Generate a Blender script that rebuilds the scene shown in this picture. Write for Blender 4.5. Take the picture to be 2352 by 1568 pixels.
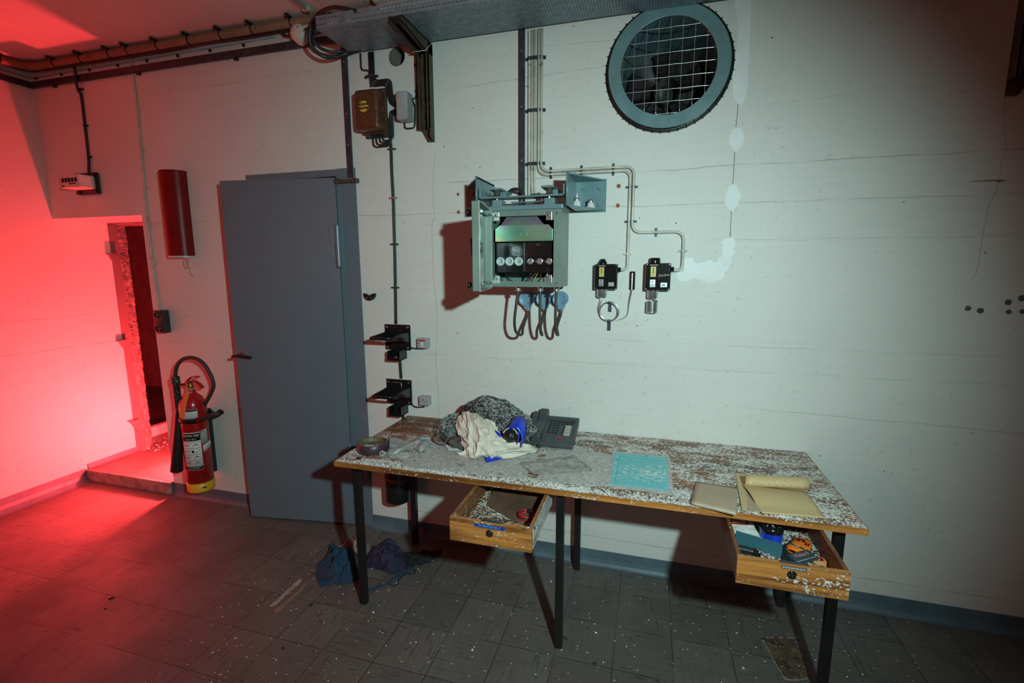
import bpy, bmesh, math, random
from mathutils import Vector, Matrix, Euler, noise
random.seed(7)
for o in list(bpy.data.objects): bpy.data.objects.remove(o)
SC = bpy.context.scene
COL = SC.collection
V = Vector
PI = math.pi

# ---------------------------------------------------------------- camera
RM = Matrix(((0.96066, 0.27772, -0.00318), (0.0, 0.0, 0.0), (0.0, 0.0, 0.0)))
def _rod(r):
    r = V(r); th = r.length; return Matrix.Rotation(th, 3, r.normalized())
B0 = Matrix(((1, 0, 0), (0, 0, -1), (0, 1, 0)))
RM = B0 @ _rod((0.15676703, 0.01950193, -0.28102581))     # rows: right, down, forward
CAMPOS = V((0, -2.4, 1.59))
FPX = 1099.93
cam = bpy.data.cameras.new('camera'); cam_o = bpy.data.objects.new('camera', cam); COL.objects.link(cam_o)
cam.sensor_fit = 'HORIZONTAL'; cam.sensor_width = 36.0; cam.lens = FPX / 2352 * 36
cam.clip_start = 0.02; cam.clip_end = 60
r, d, f = RM[0], RM[1], RM[2]
cam_o.matrix_world = Matrix(((r[0], -d[0], -f[0], CAMPOS[0]), (r[1], -d[1], -f[1], CAMPOS[1]), (r[2], -d[2], -f[2], CAMPOS[2]), (0, 0, 0, 1)))
SC.camera = cam_o

# ---------------------------------------------------------------- light
SC.view_settings.view_transform = 'Standard'; SC.view_settings.look = 'None'
SC.view_settings.gamma = 1; SC.view_settings.use_curve_mapping = False
SC.view_settings.exposure = 0.0
W_ = bpy.data.worlds.new('world'); SC.world = W_; W_.use_nodes = True
bgn = W_.node_tree.nodes['Background']; bgn.inputs[0].default_value = (0.5, 0.2, 0.15, 1); bgn.inputs[1].default_value = 0.05
def lamp(name, typ, loc, aim, energy, color, **kw):
    L = bpy.data.lights.new(name, typ); L.energy = energy; L.color = color
    for k, v in kw.items(): setattr(L, k, v)
    o = bpy.data.objects.new(name, L); COL.objects.link(o); o.location = loc
    o.rotation_euler = (V(aim) - V(loc)).to_track_quat('-Z', 'Y').to_euler()
    return o
lamp('work_light', 'SPOT', (0.57, -2.5, 1.93), (-0.66, 0, 1.00), 245, (0.71, 1.0, 0.965), spot_size=math.radians(99), spot_blend=1.0, shadow_soft_size=0.035)
lamp('red_floor_lamp', 'POINT', (-3.255, 0.26, 0.34), (-4.0, -0.08, 0.92), 235, (1, 0.038, 0.046), shadow_soft_size=0.03)
lamp('red_fill', 'AREA', (-3.0, -5.5, 2.0), (-1.2, 0, 1.2), 10, (1, 0.22, 0.14), shape='RECTANGLE', size=2.0, size_y=1.4)  # unseen soft fill, added behind the camera to lift and redden the shadows

# ---------------------------------------------------------------- placing helpers: a point of the photograph on a plane of the room
def _ray(u, v): return RM.transposed() @ V(((u - 1176) / FPX, (v - 784) / FPX, 1.0))
def W(u, v, y=0.0):
    q = _ray(u, v); t = (y - CAMPOS.y) / q.y; return CAMPOS + q * t
def Hz(u, v, z=0.0):
    q = _ray(u, v); t = (z - CAMPOS.z) / q.z; return CAMPOS + q * t
def Xp(u, v, x=-4.02):
    q = _ray(u, v); t = (x - CAMPOS.x) / q.x; return CAMPOS + q * t

# ---------------------------------------------------------------- node materials
class NT:
    def __init__(s, name):
        s.m = bpy.data.materials.new(name); s.m.use_nodes = True; s.t = s.m.node_tree
        s.n = s.t.nodes; s.bs = s.n['Principled BSDF']; s._c = None
    def node(s, typ, ins=None, **kw):
        n = s.n.new(typ)
        for k, v in kw.items(): setattr(n, k, v)
        for k, v in (ins or {}).items(): s.set(n.inputs[k], v)
        return n
    def set(s, sock, v):
        if isinstance(v, bpy.types.NodeSocket): s.t.links.new(v, sock)
        elif isinstance(v, tuple) and len(v) == 3 and sock.type == 'RGBA': sock.default_value = (*v, 1)
        else: sock.default_value = v
    def co(s):
        if s._c is None: s._c = s.node('ShaderNodeTexCoord').outputs['Object']
        return s._c
    def sc(s, v, x=1, y=1, z=1, loc=(0, 0, 0)):
        return s.node('ShaderNodeMapping', {0: v, 'Scale': (x, y, z), 'Location': loc}).outputs[0]
    def noise(s, scale, detail=3, rough=0.5, v=None, dist=0):
        return s.node('ShaderNodeTexNoise', {'Vector': v or s.co(), 'Scale': scale, 'Detail': detail, 'Roughness': rough, 'Distortion': dist}).outputs[0]
    def vor(s, scale, v=None, rnd=1, feature='F1'):
        return s.node('ShaderNodeTexVoronoi', {'Vector': v or s.co(), 'Scale': scale, 'Randomness': rnd}, feature=feature).outputs[0]
    def M(s, op, a, b=0.5, c=0.5, clamp=False):
        return s.node('ShaderNodeMath', {0: a, 1: b, 2: c}, operation=op, use_clamp=clamp).outputs[0]
    def ramp(s, v, lo, hi, a=0.0, b=1.0):
        return s.node('ShaderNodeMapRange', {0: v, 1: lo, 2: hi, 3: a, 4: b}).outputs[0]
    def mix(s, f, a, b):
        n = s.n.new('ShaderNodeMix'); n.data_type = 'RGBA'
        s.set(n.inputs[0], f); s.set(n.inputs[6], a if isinstance(a, bpy.types.NodeSocket) else (*a[:3], 1)); s.set(n.inputs[7], b if isinstance(b, bpy.types.NodeSocket) else (*b[:3], 1))
        return n.outputs[2]
    def xyz(s, v=None):
        n = s.node('ShaderNodeSeparateXYZ', {0: v or s.co()}); return n.outputs
    def bump(s, h, strength=0.3, dist=0.01):
        n = s.node('ShaderNodeBump', {'Height': h, 'Strength': strength, 'Distance': dist}); s.set(s.bs.inputs['Normal'], n.outputs[0])
    def fin(s, color=None, rough=None, metal=None, **kw):
        if color is not None: s.set(s.bs.inputs['Base Color'], color if isinstance(color, bpy.types.NodeSocket) else (*color[:3], 1))
        if rough is not None: s.set(s.bs.inputs['Roughness'], rough)
        if metal is not None: s.set(s.bs.inputs['Metallic'], metal)
        for k, v in kw.items(): s.set(s.bs.inputs[k.replace('_', ' ')], v)
        return s.m
def grime(name, col, rough=0.5, metal=0.0, var=0.25, dirt=(0.05, 0.04, 0.035), dirt_amt=0.0, dscale=30, dust=0.0, dust_scale=300, dust_col=(0.75, 0.75, 0.72), bump=0.15, bscale=120, **kw):
    t = NT(name)
    n1 = t.noise(dscale * 0.3, 4, 0.6)
    c = t.mix(t.ramp(n1, 0.3, 0.7), tuple(x * (1 - var) for x in col), tuple(min(1, x * (1 + var * 0.6)) for x in col))
    if dirt_amt > 0:
        n2 = t.noise(dscale, 5, 0.65)
        c = t.mix(t.ramp(n2, 0.72 - dirt_amt * 0.45, 0.80 - dirt_amt * 0.45), c, dirt)
    if dust > 0:
        n3 = t.noise(dust_scale, 2, 0.6)
        c = t.mix(t.ramp(n3, 0.80 - dust * 0.35, 0.84 - dust * 0.35), c, dust_col)
    if bump: t.bump(t.noise(bscale, 3), bump, 0.002)
    return t.fin(c, rough, metal, **kw)

def wall_mat(name, cracks=True, lines=(), base=(0.66, 0.665, 0.63), axis=0):
    t = NT(name); x, y, z = t.xyz()
    big = t.noise(1.3, 4, 0.6)
    c = t.mix(t.ramp(big, 0.3, 0.7), tuple(b * 0.93 for b in base), tuple(b * 1.04 for b in base))
    # fine horizontal brush streaks
    st = t.noise(1.0, 5, 0.65, t.sc(t.co(), 3, 3, 60))
    c = t.mix(t.ramp(st, 0.35, 0.75, 0.0, 0.16), c, (0.45, 0.44, 0.40))
    # grey mould spots
    sp = t.noise(38, 3, 0.5); pm = t.noise(1.7, 2, 0.5, t.sc(t.co(), 1, 1, 1, (4, 2, 7)))
    c = t.mix(t.M('MULTIPLY', t.ramp(sp, 0.62, 0.74, 0, 0.34), t.ramp(pm, 0.36, 0.56)), c, (0.25, 0.24, 0.23))
    sp2 = t.noise(70, 3, 0.6)
    c = t.mix(t.M('MULTIPLY', t.ramp(sp2, 0.69, 0.74, 0, 0.55), t.ramp(pm, 0.45, 0.6)), c, (0.20, 0.19, 0.17))
    # tiny dark nicks
    vd = t.vor(9); c = t.mix(t.ramp(vd, 0.028, 0.036, 0.85, 0.0), c, (0.05, 0.04, 0.03))
    h = t.noise(45, 4, 0.6, t.sc(t.co(), 1, 1, 3))
    # board joints
    wob = t.ramp(t.noise(2.2, 4, 0.6), 0, 1, -0.02, 0.02)
    zz = t.M('ADD', z, wob)
    joint = None
    for (z0, x0, x1, amt, tilt) in lines:
        ax = x if axis == 0 else y
        zl = t.M('ADD', zz, t.M('MULTIPLY', ax, tilt))
        dd = t.M('ABSOLUTE', t.M('SUBTRACT', zl, z0))
        m = t.ramp(dd, 0.0008, 0.0045, amt, 0.0)
        mx = t.M('MULTIPLY', t.ramp(ax, x0, x0 + 0.15), t.ramp(ax, x1 - 0.15, x1, 1, 0))
        br = t.ramp(t.noise(6, 3), 0.38, 0.55, 0.25, 1)
        m = t.M('MULTIPLY', t.M('MULTIPLY', m, mx), br)
        c = t.mix(m, c, (0.26, 0.25, 0.22))
        joint = m if joint is None else t.M('MAXIMUM', joint, m)
    if joint is not None: h = t.M('SUBTRACT', h, t.M('MULTIPLY', joint, 0.9))
    t.bump(h, 0.22, 0.005)
    return t.fin(c, 0.62)

LINES_B = [(2.02, -1.2, 3.5, 0.5, -0.004), (1.862, -3.9, 3.5, 0.40, 0.0), (1.70, 0.2, 2.0, 0.25, 0.0), (2.50, -1.1, 0.2, 0.4, -0.03), (2.60, -0.6, 0.2, 0.3, 0.02),
           (1.10, -3.2, 3.5, 0.22, 0.0), (0.93, 0.4, 3.5, 0.3, 0.02), (0.15, -1.5, 2.5, 0.5, 0.0), (2.25, 0.4, 3.0, 0.15, -0.04), (2.66, -3.0, -1.7, 0.3, -0.01), (1.22, -0.3, 3.5, 0.22, 0)]
M_WALL = wall_mat('painted concrete', lines=LINES_B)
M_WALLL = wall_mat('painted concrete side', lines=[(1.24, -3, 0.4, 0.45, 0), (1.02, -3, 0.4, 0.55, 0), (1.62, -3, 0.4, 0.15, 0), (0.82, -3, 0.4, 0.12, 0), (2.1, -2, 0.3, 0.12, 0)], axis=1)

def ceil_mat():
    t = NT('ceiling paint'); x, y, z = t.xyz()
    c = t.mix(t.ramp(t.noise(2, 4), 0.3, 0.7), (0.60, 0.58, 0.54), (0.70, 0.68, 0.63))
    fx = t.M('FRACT', t.M('DIVIDE', t.M('ADD', x, t.ramp(t.noise(1.5, 2), 0, 1, -0.01, 0.01)), 0.115))
    l = t.ramp(t.M('ABSOLUTE', t.M('SUBTRACT', fx, 0.5)), 0.0, 0.035, 1, 0)
    l = t.M('MULTIPLY', l, t.ramp(t.noise(3, 3, 0.6, t.sc(t.co(), 6, 1, 1)), 0.45, 0.6))
    st = t.noise(1, 4, 0.6, t.sc(t.co(), 70, 4, 1))
    t.bump(t.M('ADD', t.M('MULTIPLY', l, 0.9), t.M('MULTIPLY', st, 0.35)), 0.5, 0.006)
    return t.fin(c, 0.6)
M_CEIL = ceil_mat()

def floor_mat():
    t = NT('vinyl tiles'); x, y, z = t.xyz(); S = 0.2345
    tx = t.M('DIVIDE', t.M('ADD', x, 0.088), S); ty = t.M('DIVIDE', t.M('ADD', y, 0.205), S)
    ix = t.M('FLOOR', tx); iy = t.M('FLOOR', ty)
    par = t.M('MODULO', t.M('ABSOLUTE', t.M('ADD', ix, iy)), 2.0)
    par = t.M('GREATER_THAN', par, 0.5)
    na = t.noise(1, 5, 0.65, t.sc(t.co(), 9, 90, 1)); nb = t.noise(1, 5, 0.65, t.sc(t.co(), 90, 9, 1, (3, 1, 0)))
    st = t.node('ShaderNodeMix', {0: par}).outputs[0]
    mixn = t.n.new('ShaderNodeMix'); t.set(mixn.inputs[0], par); t.set(mixn.inputs[2], na); t.set(mixn.inputs[3], nb); st = mixn.outputs[0]
    rnd = t.node('ShaderNodeTexWhiteNoise', {'Vector': t.node('ShaderNodeCombineXYZ', {0: ix, 1: iy, 2: 0.0}).outputs[0]}).outputs[0]
    c = t.mix(rnd, (0.112, 0.102, 0.092), (0.140, 0.130, 0.116))
    c = t.mix(t.M('MULTIPLY', t.ramp(st, 0.52, 0.70, 0, 0.95), t.ramp(t.noise(3.1, 3, 0.6), 0.40, 0.60, 0.3, 1)), c, (0.030, 0.031, 0.034))
    c = t.mix(t.ramp(st, 0.20, 0.42, 0.22, 0), c, (0.19, 0.175, 0.155))
    big = t.noise(2.2, 4, 0.65)
    c = t.mix(t.ramp(big, 0.45, 0.7, 0, 0.5), c, (0.06, 0.055, 0.05))
    # seams
    fx = t.M('ABSOLUTE', t.M('SUBTRACT', t.M('FRACT', t.M('ADD', tx, 0.5)), 0.5)); fy = t.M('ABSOLUTE', t.M('SUBTRACT', t.M('FRACT', t.M('ADD', ty, 0.5)), 0.5))
    br = t.ramp(t.noise(5, 3), 0.35, 0.55, 0.35, 1.0)
    sx = t.M('MULTIPLY', t.ramp(fx, 0.003, 0.009, 1, 0), br); sy = t.M('MULTIPLY', t.ramp(fy, 0.003, 0.009, 0.8, 0), br)
    seam = t.M('MAXIMUM', sx, sy)
    c = t.mix(seam, c, (0.012, 0.011, 0.010))
    # grit, scuffs and rust dots
    g = t.noise(160, 2, 0.6); c = t.mix(t.ramp(g, 0.70, 0.74, 0, 0.8), c, (0.02, 0.018, 0.016))
    sc_ = t.noise(1, 4, 0.7, t.sc(t.co(), 14, 50, 1, (1, 5, 0)), 1.2); c = t.mix(t.ramp(sc_, 0.62, 0.70, 0, 0.8), c, (0.022, 0.022, 0.024))
    vv = t.vor(5.5); msk = t.ramp(t.noise(0.9, 2), 0.5, 0.55)
    c = t.mix(t.M('MULTIPLY', t.ramp(vv, 0.045, 0.06, 0.55, 0), msk), c, (0.16, 0.06, 0.02))
    h = t.M('SUBTRACT', t.M('MULTIPLY', st, 0.2), seam)
    t.bump(h, 0.35, 0.003)
    return t.fin(c, t.ramp(big, 0.3, 0.7, 0.38, 0.6), Specular_IOR_Level=0.4)
M_FLOOR = floor_mat()

def wood_mat(name, base=(0.42, 0.17, 0.045), dark=(0.16, 0.055, 0.015), sx=3, sy=60, sz=60, flakes=0.0, fscale=55, field=None, extra_red=0.0):
    t = NT(name); x, y, z = t.xyz()
    g = t.noise(1, 6, 0.6, t.sc(t.co(), sx, sy, sz)); g2 = t.noise(1, 3, 0.5, t.sc(t.co(), sx * 0.6, sy * 0.16, sz * 0.16, (3, 3, 3)))
    c = t.mix(t.ramp(g, 0.37, 0.58), dark, base)
    c = t.mix(t.ramp(g2, 0.45, 0.65, 0, 0.65), c, tuple(a * 0.45 for a in dark))
    h = g
    if flakes > 0:
        f1 = t.noise(1, 3, 0.62, t.sc(t.co(), fscale * 0.62, fscale, fscale), 0.4); f2 = t.noise(1, 5, 0.68, t.sc(t.co(), 6, 15, 15))
        thr = t.ramp(f2, 0.3, 0.7, 0.17, -0.17)
        if field: thr = t.M('ADD', thr, field(t, x, y, z))
        v = t.M('SUBTRACT', f1, t.M('ADD', thr, 0.68 - flakes * 0.25))
        m = t.ramp(v, -0.004, 0.012)
        fc = t.mix(t.ramp(t.noise(90, 3), 0.3, 0.7), (0.50, 0.49, 0.46), (0.80, 0.80, 0.77))
        c = t.mix(m, c, fc); h = t.M('ADD', t.M('MULTIPLY', g, 0.15), m)
    t.bump(h, 0.55, 0.003)
    return t.fin(c, 0.5)

# plain materials
def flat(name, col, rough=0.5, metal=0.0, **kw): return grime(name, col, rough, metal, var=0.12, **kw)
M_BLUEWALL = grime('blue grey paint', (0.085, 0.135, 0.165), 0.5, dust=0.12, bump=0.2, bscale=60)
M_DOOR = grime('door paint', (0.125, 0.165, 0.20), 0.33, var=0.06, bump=0.05)
M_BLACK = grime('black steel', (0.012, 0.012, 0.012), 0.35, dust=0.10, dust_scale=160)
M_GLOSS = grime('black enamel', (0.010, 0.010, 0.010), 0.14, dust=0.16, dust_scale=130, bump=0.1)
M_GALV = grime('galvanised steel', (0.30, 0.38, 0.42), 0.42, 0.55, var=0.35, dust=0.14, dust_scale=180)
M_STRAP = grime('dull zinc strip', (0.055, 0.065, 0.080), 0.45, 0.5, var=0.45, dscale=120, dust=0.08)
M_CABLEB = grime('black cable', (0.018, 0.020, 0.024), 0.42, dust=0.10)
M_CABLEW = grime('cream cable', (0.56, 0.54, 0.47), 0.4, dirt_amt=0.25, dirt=(0.2, 0.18, 0.14))
M_PIPE = grime('brown lagged pipe', (0.30, 0.145, 0.09), 0.55, dirt_amt=0.2)
M_CREAM = grime('old cream plastic', (0.62, 0.60, 0.53), 0.4, dirt_amt=0.12)
M_GREY = grime('grey plastic', (0.33, 0.34, 0.345), 0.4)
M_TEAL = grime('hammered teal enamel', (0.14, 0.245, 0.265), 0.32, 0.1, var=0.2, dust=0.08)
M_GREEN = grime('sage green enamel', (0.165, 0.225, 0.195), 0.35, 0.1, var=0.15, dust=0.06)
M_STEEL = grime('bright steel', (0.55, 0.58, 0.58), 0.28, 0.9, dirt_amt=0.15)
M_IRID = None
M_BRASS = grime('tarnished brass', (0.35, 0.16, 0.04), 0.35, 0.8, dirt_amt=0.2)
M_BLUEJB = grime('hammered blue enamel', (0.16, 0.32, 0.46), 0.45, 0.1, dirt_amt=0.18, dscale=70, dirt=(0.06, 0.08, 0.10), bump=0.5, bscale=200)
M_RUBBER = grime('dusty rubber', (0.055, 0.042, 0.034), 0.6, dust=0.16, dust_col=(0.32, 0.28, 0.24))
M_RUSTC = grime('rusty channel steel', (0.085, 0.066, 0.045), 0.5, 0.3, var=0.5, dirt_amt=0.25, dirt=(0.20, 0.09, 0.03), dust=0.12, dust_scale=220, dust_col=(0.42, 0.33, 0.22), bump=0.5)
M_RUSTBOX = grime('rust speckled enamel', (0.15, 0.055, 0.025), 0.36, 0.2, dirt_amt=0.50, dscale=190, dirt=(0.03, 0.02, 0.015), dust=0.32, dust_scale=170, dust_col=(0.30, 0.15, 0.09), bump=0.5)
M_RED = grime('red enamel', (0.42, 0.012, 0.010), 0.25, var=0.12)
M_DKRED = grime('dark red gloss', (0.20, 0.006, 0.008), 0.36, dust=0.05, dust_scale=60, dust_col=(0.45, 0.22, 0.2), Specular_IOR_Level=0.22)
M_YEL = grime('yellow paint', (0.80, 0.42, 0.02), 0.4, dirt_amt=0.08, dirt=(0.05, 0.02, 0.01))
M_WHITE = grime('white paper', (0.75, 0.75, 0.72), 0.6, var=0.05)
M_DARK = grime('dark void', (0.012, 0.011, 0.011), 0.8, bump=0)
M_SCORCH = grime('scorched plastic', (0.035, 0.028, 0.026), 0.3, dust=0.2, dust_scale=110, dust_col=(0.5, 0.35, 0.33))
M_PLASTER = grime('white filler', (0.74, 0.77, 0.77), 0.6, var=0.06, bump=0.3, bscale=60)
M_PHONE = grime('charcoal phone plastic', (0.050, 0.060, 0.066), 0.4, dust=0.14, dust_scale=150)
M_KEY = grime('black keys', (0.012, 0.012, 0.013), 0.4)
M_BLUEP = grime('bright blue plastic', (0.008, 0.045, 0.50), 0.3, dust=0.08, dust_scale=120)
M_NAVY = grime('navy cloth', (0.010, 0.040, 0.085), 0.9, dust=0.10, dust_scale=110)
M_PURP = grime('dark violet cloth', (0.022, 0.018, 0.050), 0.85, dust=0.17, dust_scale=130)
M_GREYRAG = grime('grey rag', (0.36, 0.37, 0.36), 0.9, dirt_amt=0.12, dscale=60, bump=0.5, bscale=250)
M_BROWNP = grime('brown card', (0.42, 0.31, 0.21), 0.75, var=0.1, dust=0.06, dust_scale=120)
M_DKCARD = grime('dark stained card', (0.15, 0.085, 0.055), 0.45, dust=0.13, dust_scale=110, var=0.4)
M_OCHRE = grime('tape violet brown', (0.045, 0.022, 0.045), 0.4, dirt_amt=0.2, dirt=(0.10, 0.06, 0.03))
M_ORANGE = grime('orange paper wrap', (0.85, 0.22, 0.02), 0.45, dirt_amt=0.12, dirt=(0.55, 0.38, 0.25))
M_ORANGE2 = grime('faded orange paper wrap', (0.80, 0.36, 0.13), 0.5, dirt_amt=0.2, dirt=(0.45, 0.32, 0.24))
M_TEALCARD = grime('teal card', (0.030, 0.115, 0.145), 0.5, var=0.08, dust=0.03)
M_REDPL = grime('red plastic', (0.55, 0.01, 0.01), 0.35)
M_CONC = grime("bare rough concrete", (0.27, 0.23, 0.21), 0.8, var=0.5, dirt_amt=0.25, dscale=40, bump=1.0, bscale=50)
def clear_mat(name, col=(0.8, 0.8, 0.78), alpha=0.45, rough=0.3, dust=0.3):
    t = NT(name); n = t.noise(30, 5, 0.65); n2 = t.noise(160, 2)
    t.bump(t.noise(18, 3), 0.5, 0.01)
    c = t.mix(t.ramp(n, 0.35, 0.7), tuple(a * 0.7 for a in col), col)
    return t.fin(c, rough, 0, Alpha=t.ramp(n, 0.35, 0.65, alpha - dust * 0.5, min(1, alpha + dust)))
def irid_mat():
    t = NT('zinc passivated plate'); x, y, z = t.xyz()
    n = t.noise(9, 2)
    v = t.M('ADD', t.M('MULTIPLY', z, 5.5), t.M('MULTIPLY', n, 0.9))
    r_ = t.n.new('ShaderNodeValToRGB'); t.set(r_.inputs[0], t.ramp(v, 0.55, 1.35))
    e = r_.color_ramp.elements; e[0].position = 0; e[0].color = (0.55, 0.50, 0.25, 1); e[1].position = 1; e[1].color = (0.45, 0.50, 0.45, 1)
    for p, c in ((0.25, (0.25, 0.50, 0.33, 1)), (0.5, (0.30, 0.55, 0.42, 1)), (0.72, (0.42, 0.30, 0.45, 1)), (0.85, (0.45, 0.42, 0.55, 1))):
        q = e.new(p); q.color = c
    return t.fin(r_.outputs[0], 0.3, 0.75)
M_IRID = irid_mat()

# ---------------------------------------------------------------- mesh builder
ORG = {}
def link(o, parent):
    COL.objects.link(o)
    if parent: o.parent = parent
class MB:
    def __init__(s): s.b = bmesh.new()
    def xf(s, vs, M):
        if M is not None: bmesh.ops.transform(s.b, matrix=M, verts=vs)
    def box(s, c, sz, bev=0.0, M=None, seg=2):
        r = bmesh.ops.create_cube(s.b, size=1.0); vs = r['verts']
        bmesh.ops.transform(s.b, matrix=Matrix.Translation(c) @ Matrix.Diagonal((sz[0], sz[1], sz[2], 1)), verts=vs)
        if bev > 0:
            es = list({e for v in vs for e in v.link_edges})
            r2 = bmesh.ops.bevel(s.b, geom=es, offset=min(bev, min(sz) * 0.49), segments=seg, profile=0.6, affect='EDGES')
            vs = list({v for f in r2['faces'] for v in f.verts} | {v for v in vs if v.is_valid})
        s.xf(vs, M); return s
    def bb(s, x0, x1, y0, y1, z0, z1, bev=0.0, M=None):
        return s.box(((x0 + x1) / 2, (y0 + y1) / 2, (z0 + z1) / 2), (abs(x1 - x0), abs(y1 - y0), abs(z1 - z0)), bev, M)
    def cyl(s, p0, p1, r0, r1=None, seg=20, cap=True, bev=0):
        p0 = V(p0); p1 = V(p1); r1 = r0 if r1 is None else r1; L = (p1 - p0).length
        r = bmesh.ops.create_cone(s.b, cap_ends=cap, segments=seg, radius1=r0, radius2=r1, depth=L)
        q = (p1 - p0).to_track_quat('Z', 'Y').to_matrix().to_4x4()
        s.xf(r['verts'], Matrix.Translation((p0 + p1) / 2) @ q); return s
    def sph(s, c, r, sub=2, sc=(1, 1, 1), M=None):
        q = bmesh.ops.create_icosphere(s.b, subdivisions=sub, radius=r)
        s.xf(q['verts'], Matrix.Translation(c) @ (M or Matrix()) @ Matrix.Diagonal((*sc, 1))); return s
    def tube(s, pts, r, seg=8, cap=True, closed=False, rfun=None):
        pts = [V(p) for p in pts]; n = len(pts); rings = []; up = V((0, 0, 1)); prev = None
        for i, p in enumerate(pts):
            if closed: t = pts[(i + 1) % n] - pts[i - 1]
            else: t = (pts[min(i + 1, n - 1)] - pts[max(i - 1, 0)])
            if t.length < 1e-9: t = V((0, 0, 1))
            t.normalize()
            if prev is None:
                a = t.cross(up)
                if a.length < 0.1: a = t.cross(V((1, 0, 0)))
                a.normalize()
            else:
                a = prev - t * prev.dot(t)
                if a.length < 1e-6: a = t.cross(V((1, 0, 0)))
                a.normalize()
            prev = a; b = t.cross(a); rr = rfun(i / max(1, n - 1)) * r if rfun else r
            rings.append([s.b.verts.new(p + (a * math.cos(2 * PI * k / seg) + b * math.sin(2 * PI * k / seg)) * rr) for k in range(seg)])
        m = n if closed else n - 1
        for i in range(m):
            A, B = rings[i], rings[(i + 1) % n]
            for k in range(seg): s.b.faces.new((A[k], A[(k + 1) % seg], B[(k + 1) % seg], B[k])).smooth = True
        if cap and not closed:
            s.b.faces.new(rings[0][::-1]); s.b.faces.new(rings[-1])
        return s
    def prism(s, poly, off, M=None):          # poly: list of 3D points, off: extrusion vector
        a = [s.b.verts.new(V(p)) for p in poly]; b = [s.b.verts.new(V(p) + V(off)) for p in poly]; n = len(a)
        s.b.faces.new(a); s.b.faces.new(b[::-1])
        for i in range(n): s.b.faces.new((a[i], b[i], b[(i + 1) % n], a[(i + 1) % n]))
        s.xf(a + b, M); return s
    def lathe(s, prof, c, axis=(0, 0, 1), seg=32, cap=False):
        q = V(axis).to_track_quat('Z', 'Y').to_matrix().to_4x4(); M = Matrix.Translation(c) @ q; rings = []
        for (r_, z) in prof:
            rings.append([s.b.verts.new(M @ V((r_ * math.cos(2 * PI * k / seg), r_ * math.sin(2 * PI * k / seg), z))) for k in range(seg)])
        for A, B in zip(rings, rings[1:]):
            for k in range(seg): s.b.faces.new((A[k], A[(k + 1) % seg], B[(k + 1) % seg], B[k])).smooth = True
        if cap: s.b.faces.new(rings[0][::-1]); s.b.faces.new(rings[-1])
        return s
    def torus(s, c, R_, r_, axis=(0, 0, 1), n=40, seg=8, a0=0, a1=2 * PI):
        q = V(axis).to_track_quat('Z', 'Y').to_matrix(); full = abs(a1 - a0 - 2 * PI) < 1e-6
        k = n if full else n + 1
        pts = [V(c) + q @ V((R_ * math.cos(a0 + (a1 - a0) * i / n), R_ * math.sin(a0 + (a1 - a0) * i / n), 0)) for i in range(k)]
        return s.tube(pts, r_, seg, closed=full)
    def grid(s, fn, nu, nv, smooth=True):
        g = [[s.b.verts.new(fn(i / nu, j / nv)) for j in range(nv + 1)] for i in range(nu + 1)]
        for i in range(nu):
            for j in range(nv): s.b.faces.new((g[i][j], g[i + 1][j], g[i + 1][j + 1], g[i][j + 1])).smooth = smooth
        return s
    def text(s, body, M, size=0.01, depth=0.0002, align='CENTER', shear=0.0, warp=None):
        cu = bpy.data.curves.new('t', 'FONT'); cu.body = body; cu.size = size; cu.extrude = depth; cu.align_x = align; cu.align_y = 'CENTER'; cu.shear = shear; cu.resolution_u = 3
        o = bpy.data.objects.new('t', cu); COL.objects.link(o); dg = bpy.context.evaluated_depsgraph_get()
        me = bpy.data.meshes.new_from_object(o.evaluated_get(dg)); me.transform(M)
        if warp:
            for v_ in me.vertices: v_.co = warp(v_.co)
        s.b.from_mesh(me); bpy.data.objects.remove(o); bpy.data.curves.remove(cu); bpy.data.meshes.remove(me); return s
    def build(s, name, mat, parent=None, smooth=False, solid=0, sub=0, local=False, bevel=0):
        me = bpy.data.meshes.new(name)
        bmesh.ops.remove_doubles(s.b, verts=s.b.verts, dist=1e-6)
        bmesh.ops.recalc_face_normals(s.b, faces=s.b.faces)
        s.b.to_mesh(me); s.b.free()
        off = ORG.get(parent.name_full, V((0, 0, 0))) if parent else V((0, 0, 0))
        me.transform(Matrix.Translation(-off))
        o = bpy.data.objects.new(name, me); me.materials.append(mat); link(o, parent)
        ORG[o.name_full] = off
        if smooth:
            for p in me.polygons: p.use_smooth = True
        if solid: md = o.modifiers.new('s', 'SOLIDIFY'); md.thickness = solid; md.offset = 0
        if sub: md = o.modifiers.new('u', 'SUBSURF'); md.levels = sub; md.render_levels = sub
        if bevel: md = o.modifiers.new('b', 'BEVEL'); md.width = bevel; md.segments = 2; md.limit_method = 'ANGLE'
        return o
def thing(name, label, cat, loc=(0, 0, 0), group=None):
    o = bpy.data.objects.new(name, None); COL.objects.link(o); o.location = loc; o.empty_display_size = 0.05
    o['label'] = label; o['category'] = cat
    if group: o['group'] = group
    ORG[o.name_full] = V(loc); return o
def tag(o, label, cat, group=None, kind=None):
    if label: o['label'] = label
    if cat: o['category'] = cat
    if group: o['group'] = group
    if kind: o['kind'] = kind
    return o
def struct(o): o['kind'] = 'structure'; return o
def copy_tree(o, parent=None):
    c = o.copy(); COL.objects.link(c)
    if parent: c.parent = parent
    for ch in list(o.children): copy_tree(ch, c)
    return c
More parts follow.
